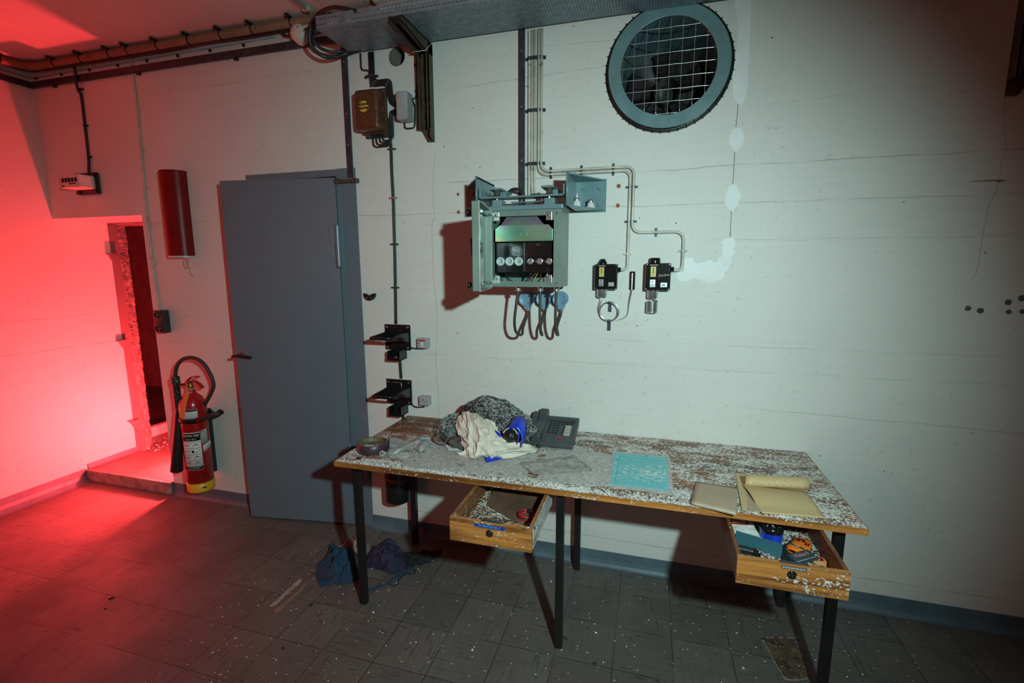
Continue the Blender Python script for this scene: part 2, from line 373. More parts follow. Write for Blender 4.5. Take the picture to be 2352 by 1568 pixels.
def fillet(pts, r, n=6):
    pts = [V(p) for p in pts]; out = [pts[0]]
    for i in range(1, len(pts) - 1):
        a, b, c = pts[i - 1], pts[i], pts[i + 1]; u = (a - b); w = (c - b); rr = min(r, u.length * 0.49, w.length * 0.49)
        p0 = b + u.normalized() * rr; p1 = b + w.normalized() * rr
        for k in range(n + 1):
            t = k / n; out.append(p0 * (1 - t) ** 2 + b * 2 * t * (1 - t) + p1 * t * t)
    out.append(pts[-1]); return out
def smoothp(pts, n=8, closed=False):
    pts = [V(p) for p in pts]; out = []; N = len(pts); m = N if closed else N - 1
    for i in range(m):
        if closed: a, b, c, e = pts[i - 1], pts[i], pts[(i + 1) % N], pts[(i + 2) % N]
        else: a, b, c, e = pts[max(i - 1, 0)], pts[i], pts[i + 1], pts[min(i + 2, N - 1)]
        for k in range(n):
            t = k / n
            out.append(0.5 * ((2 * b) + (c - a) * t + (2 * a - 5 * b + 4 * c - e) * t * t + (3 * b - a - 3 * c + e) * t ** 3))
    if not closed: out.append(pts[-1])
    return out
# text on a plane facing -y (a wall), or lying on a surface
def Mwall(x, y, z, rot=0): return Matrix.Translation((x, y, z)) @ Matrix.Rotation(PI / 2, 4, 'X') @ Matrix.Rotation(rot, 4, 'Z')
def Mflat(x, y, z, rot=0): return Matrix.Translation((x, y, z)) @ Matrix.Rotation(rot, 4, 'Z')
# ================================================================ the room
CEIL = 2.90
def boolean(o, cutters):
    for c in cutters:
        m = o.modifiers.new('c', 'BOOLEAN'); m.operation = 'DIFFERENCE'; m.object = c; m.solver = 'EXACT'
    dg = bpy.context.evaluated_depsgraph_get(); dg.update()
    me = bpy.data.meshes.new_from_object(o.evaluated_get(dg)); o.modifiers.clear(); old = o.data; nm = old.name; o.data = me
    bpy.data.meshes.remove(old); me.name = nm
    for c in cutters: bpy.data.objects.remove(c)
VC = V((0.031, 0, 2.455)); VR = 0.262          # big round vent
HC = (-1.310, 2.655)                            # small round hole
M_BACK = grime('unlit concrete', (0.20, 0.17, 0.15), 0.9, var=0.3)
M_RAW = grime('raw concrete', (0.22, 0.22, 0.21), 0.9)
wall = MB().bb(-4.02, 5.0, 0, 0.35, -0.05, CEIL).build('wall_back', M_WALL); struct(wall)
cut = [MB().bb(-4.3, -3.19, -0.2, 0.6, -0.2, 1.918).build('c', M_DARK),
       MB().bb(-2.37, -1.70, -0.2, 0.6, -0.2, 2.085).build('c', M_DARK),
       MB().cyl((VC.x, -0.2, VC.z), (VC.x, 0.7, VC.z), 0.205, seg=64).build('c', M_DARK),
       MB().cyl((HC[0], -0.2, HC[1]), (HC[0], 0.7, HC[1]), 0.047, seg=24).build('c', M_DARK)]
boolean(wall, cut)
fl = MB().bb(-7.5, 5.0, -7.6, 3.2, -0.1, 0.0).build('floor', M_FLOOR); struct(fl)
ce = MB().bb(-4.3, 5.0, -7.6, 0.4, CEIL, CEIL + 0.1).build('ceiling', M_CEIL); struct(ce)
wl = MB().bb(-4.3, -4.02, -7.6, 0.352, -0.05, CEIL).build('wall_left', M_WALLL); struct(wl)
wr = MB().bb(5.0, 5.2, -7.6, 0.38, -0.05, CEIL).build('wall_right', M_RAW); struct(wr)

struct(MB().bb(-4.3, 5.2, -7.8, -7.6, -0.05, CEIL).build('wall_front', M_RAW))
# raised sill of the low doorway, with a rounded nosing
mb = MB().bb(-4.02, -3.192, -0.012, 0.365, 0.0, 0.088)
sill = mb.build('trim_1', M_FLOOR); struct(sill)
mb = MB().bb(-4.0195, -3.1935, -0.030, -0.010, 0.0, 0.089, 0.009); o = mb.build('trim_2', M_CONC); struct(o)
# painted skirting band with a small cove at its foot
def skirt(x0, x1, name):
    pr = [(x0, 0.002, 0.0), (x0, -0.030, 0.0), (x0, -0.022, 0.004), (x0, -0.012, 0.016), (x0, -0.007, 0.035), (x0, -0.005, 0.079), (x0, 0.002, 0.080)]
    o = MB().prism(pr, (x1 - x0, 0, 0)).build(name, M_BLUEWALL); struct(o)
skirt(-3.185, -2.40, 'baseboard_back'); skirt(-1.585, 5.0, 'baseboard_right')
pr = [(-4.03, -7.5, 0.0), (-3.965, -7.5, 0.0), (-3.985, -7.5, 0.008), (-4.003, -7.5, 0.025), (-4.013, -7.5, 0.05), (-4.016, -7.5, 0.095), (-4.03, -7.5, 0.095)]
struct(MB().prism(pr, (0, 7.47, 0)).build('baseboard_left', M_BLUEWALL))
pr = [(-4.03, -0.01, 0.085), (-4.003, -0.01, 0.088), (-4.012, -0.01, 0.10), (-4.016, -0.01, 0.125), (-4.03, -0.01, 0.125)]
struct(MB().prism(pr, (0, 0.36, 0)).build('baseboard_passage', M_BLUEWALL))

# steel door frame at the end of the passage, and the dark room behind
M_FRAMEP = grime('grey frame paint', (0.17, 0.13, 0.13), 0.35, var=0.05)
fr = MB().bb(-4.10, -4.018, 0.354, 0.415, 0.060, 1.91, 0.003).build('trim_3', M_FRAMEP); struct(fr)
random.seed(3)
def rough(u, v):
    n = noise.noise(V((u * 3, v * 40, 2))) * 0.006 + noise.noise(V((u * 9, v * 130, 5))) * 0.006
    return V((-4.035 - 0.065 * u + n, 0.415 + 0.115 * u + n, 0.062 + 1.85 * v))
struct(MB().grid(rough, 6, 160, smooth=False).build('trim_4', M_CONC, solid=0.02))
# lugs of the missing door, welded to the frame
for (pu, pv) in ((254, 592), (277, 790), (303, 973)):
    p = Xp(pu, pv, -4.015)
    m = MB()
    m.prism([(-4.02, p.y - 0.03, p.z + 0.035), (-4.02, p.y + 0.04, p.z + 0.035), (-4.02, p.y + 0.04, p.z + 0.027), (-4.02, p.y - 0.03, p.z + 0.027)], (0.05, 0, 0))
    m.prism([(-4.018, p.y - 0.02, p.z + 0.03), (-4.018, p.y + 0.05, p.z + 0.02), (-4.018, p.y + 0.05, p.z - 0.075), (-4.018, p.y + 0.035, p.z - 0.078)], (0.02, 0, 0))
    o = m.build('hinge_lug', M_FRAMEP, fr)
q = Xp(306, 757, -4.02); MB().torus((-4.03, 0.435, q.z), 0.014, 0.006, axis=(1, 0, 0), n=20).build('latch_eye', M_FRAMEP, fr)
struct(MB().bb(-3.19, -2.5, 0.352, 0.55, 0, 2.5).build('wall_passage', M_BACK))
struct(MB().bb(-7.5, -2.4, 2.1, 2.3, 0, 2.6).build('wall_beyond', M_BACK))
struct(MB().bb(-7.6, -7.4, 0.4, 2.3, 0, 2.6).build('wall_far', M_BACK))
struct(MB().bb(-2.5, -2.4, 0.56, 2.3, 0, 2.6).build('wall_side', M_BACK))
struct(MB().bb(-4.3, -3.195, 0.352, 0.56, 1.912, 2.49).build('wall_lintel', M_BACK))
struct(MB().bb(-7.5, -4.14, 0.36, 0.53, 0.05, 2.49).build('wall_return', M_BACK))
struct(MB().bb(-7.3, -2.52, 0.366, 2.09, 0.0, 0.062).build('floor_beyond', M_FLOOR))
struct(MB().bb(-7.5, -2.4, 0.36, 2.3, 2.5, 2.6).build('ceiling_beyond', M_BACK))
struct(MB().bb(-4.36, -4.29, 0.55, 2.09, 0.06, 0.150, 0.01).build('trim_5', M_WALLL))
# pit behind the small closed door, so its opening is closed
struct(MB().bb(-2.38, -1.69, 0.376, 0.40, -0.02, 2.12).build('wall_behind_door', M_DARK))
# object standing in the dark room
t = thing('bollard', 'small dark post with a round cap in the dark room beyond the doorway', 'post', (-4.62, 1.45, 0.062))
MB().cyl((-4.62, 1.45, 0.062), (-4.62, 1.45, 0.36), 0.022).build('post', M_BLACK, t); MB().sph((-4.62, 1.45, 0.385), 0.034).build('cap', M_BLACK, t, smooth=True)
MB().bb(-4.68, -4.56, 1.40, 1.50, 0.062, 0.08, 0.004).build('base', M_BLACK, t)
# grit on the floor beyond
rb = bmesh.new(); mb = MB()
for i in range(260):
    x = random.uniform(-4.22, -3.3); y = random.uniform(0.42, 1.1)
    s_ = random.uniform(0.003, 0.011); mb.box((x, y, 0.062 + s_ * 0.3), (s_ * random.uniform(.6, 1.6), s_, s_ * 0.6), 0, None)
o = mb.build('rubble', M_PLASTER); tag(o, 'small broken chips scattered on the floor just beyond the low doorway', 'rubble', kind='stuff')

# the big round wall opening with grille
vt = thing('ventilation_grille', 'big round ventilation opening with bolted blue flange and square wire mesh, high on the wall', 'vent', tuple(VC))
m = MB(); m.lathe([(0.203, -0.36), (0.203, 0.052), (0.258, 0.052), (0.258, 0.044), (0.211, 0.042), (0.211, -0.36)], VC, (0, -1, 0), 72); fl_ = m.build('flange', M_TEAL, vt, bevel=0.001)
for p in fl_.data.polygons: p.use_smooth = False
m = MB()                                        # outer rim wrapped with tie wire
m.lathe([(0.262, 0.0), (0.262, 0.028), (0.268, 0.028), (0.268, 0.0)], VC, (0, -1, 0), 72)
m.torus((VC.x, -0.034, VC.z), 0.262, 0.0035, (0, 1, 0), 72, 6); m.torus((VC.x, -0.010, VC.z), 0.270, 0.003, (0, 1, 0), 72, 6)
m.build('rim', M_BLACK, vt)
for k in range(46):
    m = MB(); a = 2 * PI * k / 46; c_, s_ = math.cos(a), math.sin(a)
    m.tube([(VC.x + 0.256 * c_, -0.045, VC.z + 0.256 * s_), (VC.x + 0.268 * c_, -0.036, VC.z + 0.268 * s_), (VC.x + 0.276 * c_, -0.022, VC.z + 0.276 * s_), (VC.x + 0.274 * c_, -0.006, VC.z + 0.274 * s_)], 0.0014, 5)
    m.build('tie_wire', M_BLACK, vt)
for k in range(8):
    a = math.radians(6 + 45 * k); px, pz = VC.x + 0.231 * math.cos(a), VC.z + 0.231 * math.sin(a)
    MB().cyl((px, -0.052, pz), (px, -0.058, pz), 0.0105, seg=6).build('bolt', M_TEAL, vt)
m = MB(); R_ = 0.206; sp = 0.0505
for k in range(-4, 5):
    o_ = k * sp + 0.006
    if abs(o_) < R_:
        h = math.sqrt(R_ * R_ - o_ * o_)
        wav = lambda s: 0.0006 * math.sin(s * 62)
        m.tube([(VC.x + o_ + wav(s) * 0.6, -0.044 + wav(s), VC.z + s) for s in [(-h + 2 * h * i / 24) for i in range(25)]], 0.0020, 6)
        m.tube([(VC.x + s, -0.046 - wav(s), VC.z + o_ + wav(s) * 0.6) for s in [(-h + 2 * h * i / 24) for i in range(25)]], 0.0020, 6)
m.torus((VC.x, -0.047, VC.z), 0.2045, 0.0028, (0, 1, 0), 72, 6)
m.build('wire_mesh', M_STEEL, vt)
m = MB(); m.lathe([(0.205, 0.34), (0.002, 0.34)], VC, (0, 1, 0), 40); m.lathe([(0.06, 0.20), (0.06, 0.33)], VC + V((0.0, 0, -0.03)), (0, 1, 0), 30); m.build('duct_back', M_BLACK, vt)
for k in range(5):
    a = 2 * PI * k / 5 + 0.4
    ca, sa = math.cos(a), math.sin(a)
    def bl(u, v, ca=ca, sa=sa):
        r = 0.05 + 0.14 * u; w = (v - 0.5) * (0.05 + 0.08 * u)
        return V((VC.x + r * ca - w * sa, 0.27 + (v - 0.5) * 0.05, VC.z - 0.02 + r * sa + w * ca))
    MB().grid(bl, 6, 5).build('fan_blade', M_DARK, vt, solid=0.003)

for o_ in vt.children:
    for v_ in o_.data.vertices:
        if v_.co.y < 0: v_.co.y *= 0.52
# filler patches on the wall (parts of the wall)
def blob(name, pts, th=0.0012, mat=M_PLASTER, jit=0.005, parent=wall):
    P = smoothp(pts, 10, closed=True); q = []
    for i, p in enumerate(P):
        a = noise.noise(V((p.x * 90, p.z * 90, 1.3))) * jit; b = noise.noise(V((p.x * 90, p.z * 90, 7.7))) * jit
        q.append((p.x + a, 0.002, p.z + b))
    return MB().prism(q, (0, -0.002 - th, 0)).build(name, mat, parent)
blob('filler_patch', [W(u, v) for u, v in ((1700, -30), (1725, -30), (1724, 40), (1722, 100), (1718, 170), (1716, 205), (1706, 237), (1690, 235), (1682, 205), (1684, 160), (1692, 110), (1696, 60), (1688, 20), (1687, -20))], jit=0.003)
blob('filler_patch', [W(u, v) for u, v in ((1690, 293), (1703, 297), (1708, 315), (1703, 335), (1692, 347), (1682, 342), (1675, 325), (1678, 305))])
blob('filler_patch', [W(u, v) for u, v in ((1688, 424), (1698, 440), (1700, 455), (1690, 475), (1682, 485), (1668, 474), (1665, 455), (1672, 432))])
blob('filler_patch', [W(u, v) for u, v in ((1664, 548), (1688, 548), (1686, 570), (1682, 595), (1668, 625), (1655, 642), (1630, 650), (1600, 640), (1566, 645), (1555, 632), (1572, 618), (1570, 600), (1582, 592), (1605, 605), (1630, 598), (1645, 602), (1655, 590), (1660, 570))], jit=0.010)
m = MB()
for a, b in (((1695, 237), (1690, 292)), ((1688, 347), (1683, 424)), ((1680, 485), (1676, 548))):
    A, B = W(*a), W(*b); pts = [A.lerp(B, k / 10) + V((noise.noise(V((k * 1.7, A.z * 9, 0))) * 0.004, -0.0002, 0)) for k in range(11)]
    m.tube(pts, 0.0010, 5)
m.build('crack', M_DARK, wall)
m = MB()                                        # hairline cracks running down
for L in ([(1001, 345), (994, 420), (997, 500), (992, 520), (996, 640), (1004, 720), (1001, 830), (1006, 900), (1008, 960)], [(2308, 222), (2306, 300), (2312, 330), (2300, 380), (2290, 430), (2272, 470), (2258, 540), (2244, 620), (2232, 640)]):
    pts = smoothp([W(u, v) + V((0, 0.0006, 0)) for u, v in L], 8); pts = [p + V((noise.noise(p * 60) * 0.004, 0, 0)) for p in pts]
    m.tube(pts, 0.0011, 5)
m.build('hairline_crack', grime('rusty crack', (0.25, 0.17, 0.10), 0.8), wall)
m = MB(); m.prism([W(u, v) + V((0, 0.001, 0)) for u, v in ((2218, 417), (2260, 414), (2290, 412), (2316, 413), (2300, 417), (2296, 420), (2288, 416), (2250, 417))], (0, -0.0015, 0)); m.build('flaked_crack', grime('bare orange concrete', (0.28, 0.14, 0.06), 0.8), wall)
# screw holes
def hole(u, v, r, mat=M_DARK):
    p = W(u, v); mm = MB(); n = 14; mm.prism([(p.x + r * math.cos(2 * PI * k / n) * random.uniform(.85, 1.12), 0.001, p.z + r * math.sin(2 * PI * k / n) * random.uniform(.85, 1.12)) for k in range(n)], (0, -0.0018, 0)); mm.build('plug_hole', mat, wall)
M_PLUG = grime('grey wall plug', (0.09, 0.09, 0.095), 0.8, dust=0.2)
for u, v, r in ((2223, 708, 0.011), (2252, 713, 0.012), (2316, 694, 0.012), (2317, 716, 0.0095), (2347, 685, 0.013), (2348, 715, 0.0095)): hole(u, v, r, M_PLUG)
M_RUSTH = grime('rust plug', (0.32, 0.10, 0.03), 0.8, dirt_amt=0.3, dscale=200)
for u, v, r in ((1421, 427, 0.010), (1419, 472, 0.010), (1052, 446, 0.008), (1053, 487, 0.009)): hole(u, v, r, M_RUSTH)
for u, v, r in ((1688, 321, 0.006), (1709, 37, 0.006), (1685, 451, 0.005)): hole(u, v, r, M_PLUG)
# inside of the small hole
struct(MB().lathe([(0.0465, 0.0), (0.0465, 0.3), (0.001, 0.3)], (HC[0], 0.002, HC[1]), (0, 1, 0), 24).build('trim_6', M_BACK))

# ================================================================ small flush door
dr = bpy.data.objects.new('door_1', None); COL.objects.link(dr); dr.location = (-1.705, -0.028, 0); struct(dr); ORG[dr.name_full] = V((0, 0, 0))
A = math.atan2(0.100, 0.685)                      # leaf a little ajar
dr.rotation_euler = (0, 0, A)
MB().bb(-0.700, 0.0, 0.0, 0.040, 0.012, 2.072, 0.003).build('door_leaf', M_DOOR, dr)
m = MB(); m.cyl((-0.655, 0.0, 1.07), (-0.655, -0.007, 1.07), 0.024, seg=28); m.build('rosette', M_STEEL, dr)
m = MB(); m.cyl((-0.655, 0, 1.062), (-0.655, -0.045, 1.062), 0.009); m.tube(smoothp([(-0.69, -0.043, 1.058), (-0.655, -0.047, 1.064), (-0.60, -0.046, 1.060), (-0.565, -0.046, 1.056)], 6), 0.0085, 8); m.build('door_handle', M_BLACK, dr)
for z in (1.70, 0.42):
    m = MB(); m.cyl((0.004, -0.012, z - 0.11), (0.004, -0.012, z + 0.11), 0.013, seg=16); m.sph((0.004, -0.012, z + 0.11), 0.013, 2); m.sph((0.004, -0.012, z - 0.11), 0.013, 2)
    m.bb(-0.048, 0.0, -0.006, 0.001, z, z + 0.11, 0.002); m.build('hinge', M_DOOR, dr)
m = MB()                                          # frame band painted on and round the opening
m.bb(-1.702, -1.588, -0.006, 0.0, 0.0, 2.122); m.bb(-2.33, -1.702, -0.005, 0.0, 2.083, 2.120)
m.bb(-1.702, -1.690, -0.02, 0.38, 0.0, 2.09)
fr2 = m.build('trim_7', M_DOOR); struct(fr2)
p = W(800, 417); t = thing('hasp', 'small rusty hasp bolted across the top corner of the blue door frame', 'hasp', (p.x, p.y, p.z))
m = MB(); m.bb(p.x - 0.045, p.x + 0.055, -0.036, -0.028, p.z - 0.010, p.z + 0.008, 0.002); m.cyl((p.x - 0.045, -0.03, p.z), (p.x - 0.045, -0.044, p.z), 0.016, seg=16); m.bb(p.x + 0.04, p.x + 0.07, -0.03, 0.0, p.z - 0.012, p.z + 0.012, 0.002)
m.build('bar', M_RUSTC, t)

# ================================================================ wall strips, pipes and cables
def clip(parent, p, half, horiz=False, mat=None, prot=0.012, name='clip', ear=0.012, wd=0.011):
    """saddle clip over cables; horiz=True: the cables run sideways"""
    m = MB(); x, z = p.x, p.z
    path = [(-half - ear, 0.002), (-half - 0.001, 0.002), (-half, prot), (half, prot), (half + 0.001, 0.002), (half + ear, 0.002)]
    for (a, ya), (b, yb) in zip(path, path[1:]):
        if horiz: m.prism([(x - wd / 2, -ya, z + a), (x - wd / 2, -yb, z + b), (x - wd / 2, -yb - 0.0025, z + b), (x - wd / 2, -ya - 0.0025, z + a)], (wd, 0, 0))
        else: m.prism([(x + a, -ya, z - wd / 2), (x + b, -yb, z - wd / 2), (x + b, -yb - 0.0025, z - wd / 2), (x + a, -ya - 0.0025, z - wd / 2)], (0, 0, wd))
    for s in (-1, 1):
        e = s * (half + ear * 0.62)
        c = (x, -0.004, z + e) if horiz else (x + e, -0.004, z)
        m.cyl(c, (c[0], -0.010, c[2]), 0.0048, seg=10)
    return m.build(name, mat or M_STRAP, parent)
CT = thing('conduit_strip', 'dark flat metal conduit strip along the wall just under the ceiling, left of the tray', 'conduit', (-2.8, -0.01, 2.78))
m = MB(); m.bb(-4.005, -1.63, -0.018, 0.0, 2.760, 2.798, 0.002); m.bb(-4.02, -4.002, -5.0, -0.0, 2.760, 2.798, 0.002); m.build('channel', M_STRAP, CT)
for u in (123, 320, 547): p = W(u, 0); x = W(u, 160).x; MB().bb(x - 0.012, x + 0.012, -0.014, 0, 2.746, 2.762, 0.002).build('bracket', M_BLACK, CT)
VT = thing('conduit_strip', 'dark zinc strip running down the wall from the ceiling to the blue door frame', 'conduit', (-1.61, -0.01, 2.4))
MB().bb(-1.632, -1.600, -0.012, 0.0, 2.07, 2.78, 0.001).build('strip', M_STRAP, VT)
for z in (2.66, 2.40, 2.24): MB().cyl((-1.616, -0.012, z), (-1.616, -0.015, z), 0.005, seg=10).build('screw', M_STEEL, VT)
VT = thing('conduit_strip', 'dark zinc strip coming down behind the open fuse cabinet', 'conduit', (-0.64, -0.01, 2.3))
MB().bb(-0.655, -0.625, -0.012, 0.0, 1.93, 2.70, 0.001).build('strip', M_STRAP, VT)
for z in (2.60, 2.10, 2.35): MB().cyl((-0.640, -0.012, z), (-0.640, -0.015, z), 0.005, seg=10).build('screw', M_STEEL, VT)

PP = thing('pipe', 'long brown pipe held under the ceiling by black straps, turning at the room corner', 'pipe', (-2.8, -0.05, 2.868))
pts = fillet([(-3.972, -5.0, 2.868), (-3.972, -0.048, 2.868), (-0.6, -0.048, 2.868)], 0.16, 10)
MB().tube(pts, 0.0225, 14).build('pipe_body', M_PIPE, PP)
for (u, v) in ((52, 155), (128, 148), (190, 140), (255, 130), (297, 122), (365, 110), (437, 97), (510, 85), (582, 73), (672, 57)):
    p = W(u, v, -0.048)
    if p.x < -3.90: continue
    m = MB(); m.torus((p.x, -0.048, 2.868), 0.0245, 0.0035, (1, 0, 0), 24, 6); m.bb(p.x - 0.008, p.x + 0.008, -0.10, -0.055, 2.888, 2.894, 0.001); m.cyl((p.x, -0.092, 2.894), (p.x, -0.092, 2.880), 0.005, seg=8)
    m.build('strap', M_BLACK, PP)
m = MB(); m.torus((-3.972, -0.19, 2.868), 0.0245, 0.0035, (0, 1, 0), 24, 6); m.bb(-3.965, -3.93, -0.198, -0.182, 2.888, 2.894, 0.001); m.build('strap', M_BLACK, PP)
CB = thing('cable', 'thin black cables sagging just below the brown ceiling pipe', 'cable', (-2.8, -0.04, 2.84))
m = MB()
for k, (dz, dy) in enumerate(((0, 0), (0.006, 0.008), (-0.004, 0.012))):
    ps = [(-3.97, -0.4, 2.845), (-3.96, -0.08, 2.845), (-3.85, -0.04, 2.843)] + [(-3.6 + 0.28 * i, -0.035 - dy, 2.842 + dz + 0.004 * math.sin(i * 1.7 + k)) for i in range(7)] + [(-1.7, -0.04, 2.84)]
    m.tube(smoothp(ps, 6), 0.004, 6)
m.build('cables', M_CABLEB, CB)
CG = thing('cable', 'thin grey cable clipped along the wall between ceiling pipe and conduit strip', 'cable', (-2.8, -0.006, 2.824))
MB().tube(fillet([(-4.014, -1.5, 2.824), (-4.014, -0.006, 2.824), (-2.05, -0.006, 2.835)], 0.02, 4), 0.0035, 6).build('cable_run', M_GREY, CG)
for u, v in ((85, 176), (143, 168), (207, 158), (272, 147), (339, 137), (410, 126), (484, 112), (561, 99)):
    p = W(u, v); MB().bb(p.x - 0.005, p.x + 0.005, -0.012, 0, 2.812, 2.828, 0.001).build('clip', M_BLACK, CG)

# sign box and its cable
CS = thing('cable', 'black cable dropping from the ceiling conduit to the small lamp box', 'cable', tuple(W(195, 250)))
p1, p2 = W(184, 158), W(211, 400)
MB().tube(smoothp([V((p1.x, -0.03, p1.z)), W(187, 205) + V((0, -0.022, 0)), W(190, 222) + V((0, -0.008, 0)), W(198, 290) + V((0, -0.007, 0)), W(206, 360) + V((0, -0.007, 0)), W(212, 402) + V((0, -0.02, 0))], 6), 0.008, 8).build('cable_run', M_CABLEB, CS)
for u, v in ((188, 206), (199, 289), (208, 361)): clip(CS, W(u, v), 0.008, mat=M_BLACK, prot=0.015, ear=0.012)
a, b = W(179, 399), W(233, 447)
bx0, bx1, bz0, bz1 = a.x, b.x + 0.01, 2.062, 2.200
SB = thing('indicator_box', 'small cream indicator box with five dark windows, high on the wall above the doorway', 'indicator box', ((bx0 + bx1) / 2, -0.05, 2.13))
m = MB(); m.bb(bx0, bx1, -0.020, -0.006, bz0, bz1, 0.006)
m.build('back_plate', M_BLACK, SB)
for x in (bx0 + 0.022, bx1 - 0.022):
    for z in (bz0 + 0.014, bz1 - 0.014): MB().cyl((x, 0, z), (x, -0.032, z), 0.013, seg=14).build('rubber_foot', M_BLACK, SB)
hb = MB().bb(bx0 + 0.012, bx1 - 0.020, -0.115, -0.020, bz0 + 0.030, bz1 - 0.026, 0.006).build('housing', M_CREAM, SB)
w_ = (bx1 - bx0 - 0.055) / 5
for k in range(5): MB().bb(bx0 + 0.024 + k * w_, bx0 + 0.024 + k * w_ + w_ * 0.72, -0.1168, -0.113, 2.127, 2.152).build('window', M_DARK, hb)
MB().bb(bx0 + 0.085, bx0 + 0.145, -0.1165, -0.113, 2.112, 2.121).build('label_strip', M_DKRED, hb)
MB().bb(bx0 + 0.024, bx0 + 0.042, -0.1165, -0.113, 2.100, 2.110).build('label_strip', M_DKRED, hb)

# cream cable down to the scorched switch box
CW = thing('cable', 'thin cream cable running down the wall between doorway and red tube to the scorched switch', 'cable', tuple(W(330, 400)))
L = [(301, 132), (306, 160), (311, 200), (318, 258), (325, 330), (331, 400), (338, 480), (344, 530), (352, 600), (361, 660), (367, 700), (369, 712)]
MB().tube(smoothp([W(u, v) + V((0, -0.006, 0)) for u, v in L], 6), 0.0055, 8).build('cable_run', M_CABLEW, CW)
for u, v in ((304, 150), (320, 253), (331, 344), (338, 432), (348, 519), (358, 604), (367, 688)): clip(CW, W(u, v), 0.0055, mat=M_CREAM, prot=0.010, ear=0.008, wd=0.008)
a = W(372, 738, -0.03); t = thing('switch_box', 'scorched blistered black switch box at the end of the cream cable', 'switch', tuple(a))
m = MB(); m.bb(a.x - 0.038, a.x + 0.034, -0.055, 0, a.z - 0.075, a.z + 0.075, 0.006)
bx = m.build('box', M_SCORCH, t)
for dx, dz, r_ in ((-0.008, 0.045, 0.020), (-0.005, -0.045, 0.024)): MB().torus((a.x + dx, -0.056, a.z + dz), r_, 0.006, (0, 1, 0), 22).build('melted_ring', M_SCORCH, t)
m = MB()
for k in range(16): m.sph((a.x + random.uniform(-.032, .03), -0.055, a.z + random.uniform(-.07, .07)), random.uniform(.003, .007), 1, (1, .6, 1))
m.build('blisters', M_SCORCH, t, smooth=True)

# dark red half tube
a0, a1 = W(400, 391, -0.03), W(423, 594, -0.03)
cx = -2.868; z1, z0 = 2.168, 1.655
t = thing('red_tube', 'dark red glossy half-round tube cover hanging on the wall left of the blue door', 'tube', (cx, 0, (z0 + z1) / 2))
m = MB(); n = 28; prof = [(cx + 0.088 * math.cos(PI * k / n), -0.085 * math.sin(PI * k / n) ** 0.85) for k in range(n + 1)]
def ht(u, v):
    k = min(n, int(round(u * n))); return V((prof[k][0], prof[k][1], z0 + (z1 - z0) * v))
m.grid(ht, n, 12); m.prism([(x, y, z1 - 0.001) for x, y in prof], (0, 0, -0.004)); m.build('shell', M_DKRED, t)
m = MB(); m.prism([(cx + (x - cx) * 0.98, y * 0.98, z0 + 0.001) for x, y in prof], (0, 0, -0.012)); m.build('bottom_rim', M_CREAM, t)
m = MB(); rx, rz = cx + 0.05, z0 - 0.045
m.tube(smoothp([(rx, -0.03, z0 - 0.01), (rx - .022, -0.03, z0 - .035), (rx - .012, -.03, z0 - .07), (rx + .015, -.03, z0 - .065), (rx + .018, -.03, z0 - .03), (rx - .002, -.03, z0 - .012)], 8), 0.004, 6)
m.tube(smoothp([(rx + .0, -.03, z0 - .06), (rx + .01, -.02, z0 - .085), (rx + .012, -.02, z0 - .11), (rx + .03, -.02, z0 - .13)], 6), 0.0022, 5)
m.tube(smoothp([(rx - .005, -.03, z0 - .03), (rx + .008, -.03, z0 - .045), (rx + .002, -.03, z0 - .06)], 6), 0.002, 5)
m.tube(smoothp([(rx - .02, -.03, z0 - .02), (rx - .02, -.02, z0 - .06), (rx - .035, -.02, z0 - .08)], 6), 0.0018, 5)
m.build('frayed_string', M_CREAM, t)

# ceiling pipes and round junction box, cable loop
a = Hz(700, 20, 2.888); t = thing('pipe', 'thin white pipe on the ceiling ending at the cable loop', 'pipe', tuple(a))
MB().tube([(-1.753, -1.2, 2.888), (-1.753, -0.09, 2.888)], 0.009, 8).build('pipe_body', M_CREAM, t); MB().box((-1.753, -0.11, 2.890), (0.04, 0.02, 0.02), 0.002).build('clip', M_CREAM, t)
t = thing('pipe', 'dark red thin pipe on the ceiling above the perforated tray', 'pipe', (-1.40, -0.1, 2.885))
MB().tube([(-1.39, -1.2, 2.887), (-1.39, -0.16, 2.887)], 0.010, 8).build('pipe_body', M_DKRED, t)
p = W(690, 79, -0.035)
t = thing('junction_box', 'round cream junction box under the ceiling pipe beside the cable loop', 'junction box', tuple(p))
m = MB(); m.lathe([(0.0, 0.075), (0.030, 0.073), (0.044, 0.062), (0.047, 0.040), (0.050, 0.036), (0.050, 0.0)], (p.x, 0, p.z), (0, -1, 0), 30); m.build('body', M_CREAM, t)
m = MB(); m.cyl((p.x + .03, -0.04, p.z + .02), (p.x + .075, -.04, p.z + .032), .016, seg=12); m.cyl((p.x + .05, -0.03, p.z - .0), (p.x + .085, -.03, p.z + .01), .013, seg=12); m.build('gland', M_CREAM, t)
m = MB(); m.cyl((p.x + .018, -0.070, p.z + .018), (p.x + .018, -.077, p.z + .018), .006, seg=8); m.cyl((p.x + .038, -0.058, p.z - .002), (p.x + .038, -.066, p.z - .002), .005, seg=8); m.build('screw', M_STEEL, t)
m = MB(); m.tube(smoothp([(p.x - .04, -.04, p.z - .004), (p.x - .09, -.04, p.z + .004), (p.x - .12, -.04, p.z + .03), (p.x - .16, -.04, 2.846)], 6), .006, 7); m.build('cable_tail', M_CABLEB, t)
t = thing('cable_loop', 'loop of thick black cable hanging at the left end of the perforated tray', 'cable', tuple(W(740, 80, -0.15)))
yL = -0.17
def lp(L): return [W(u, v, y) for u, v, y in L]
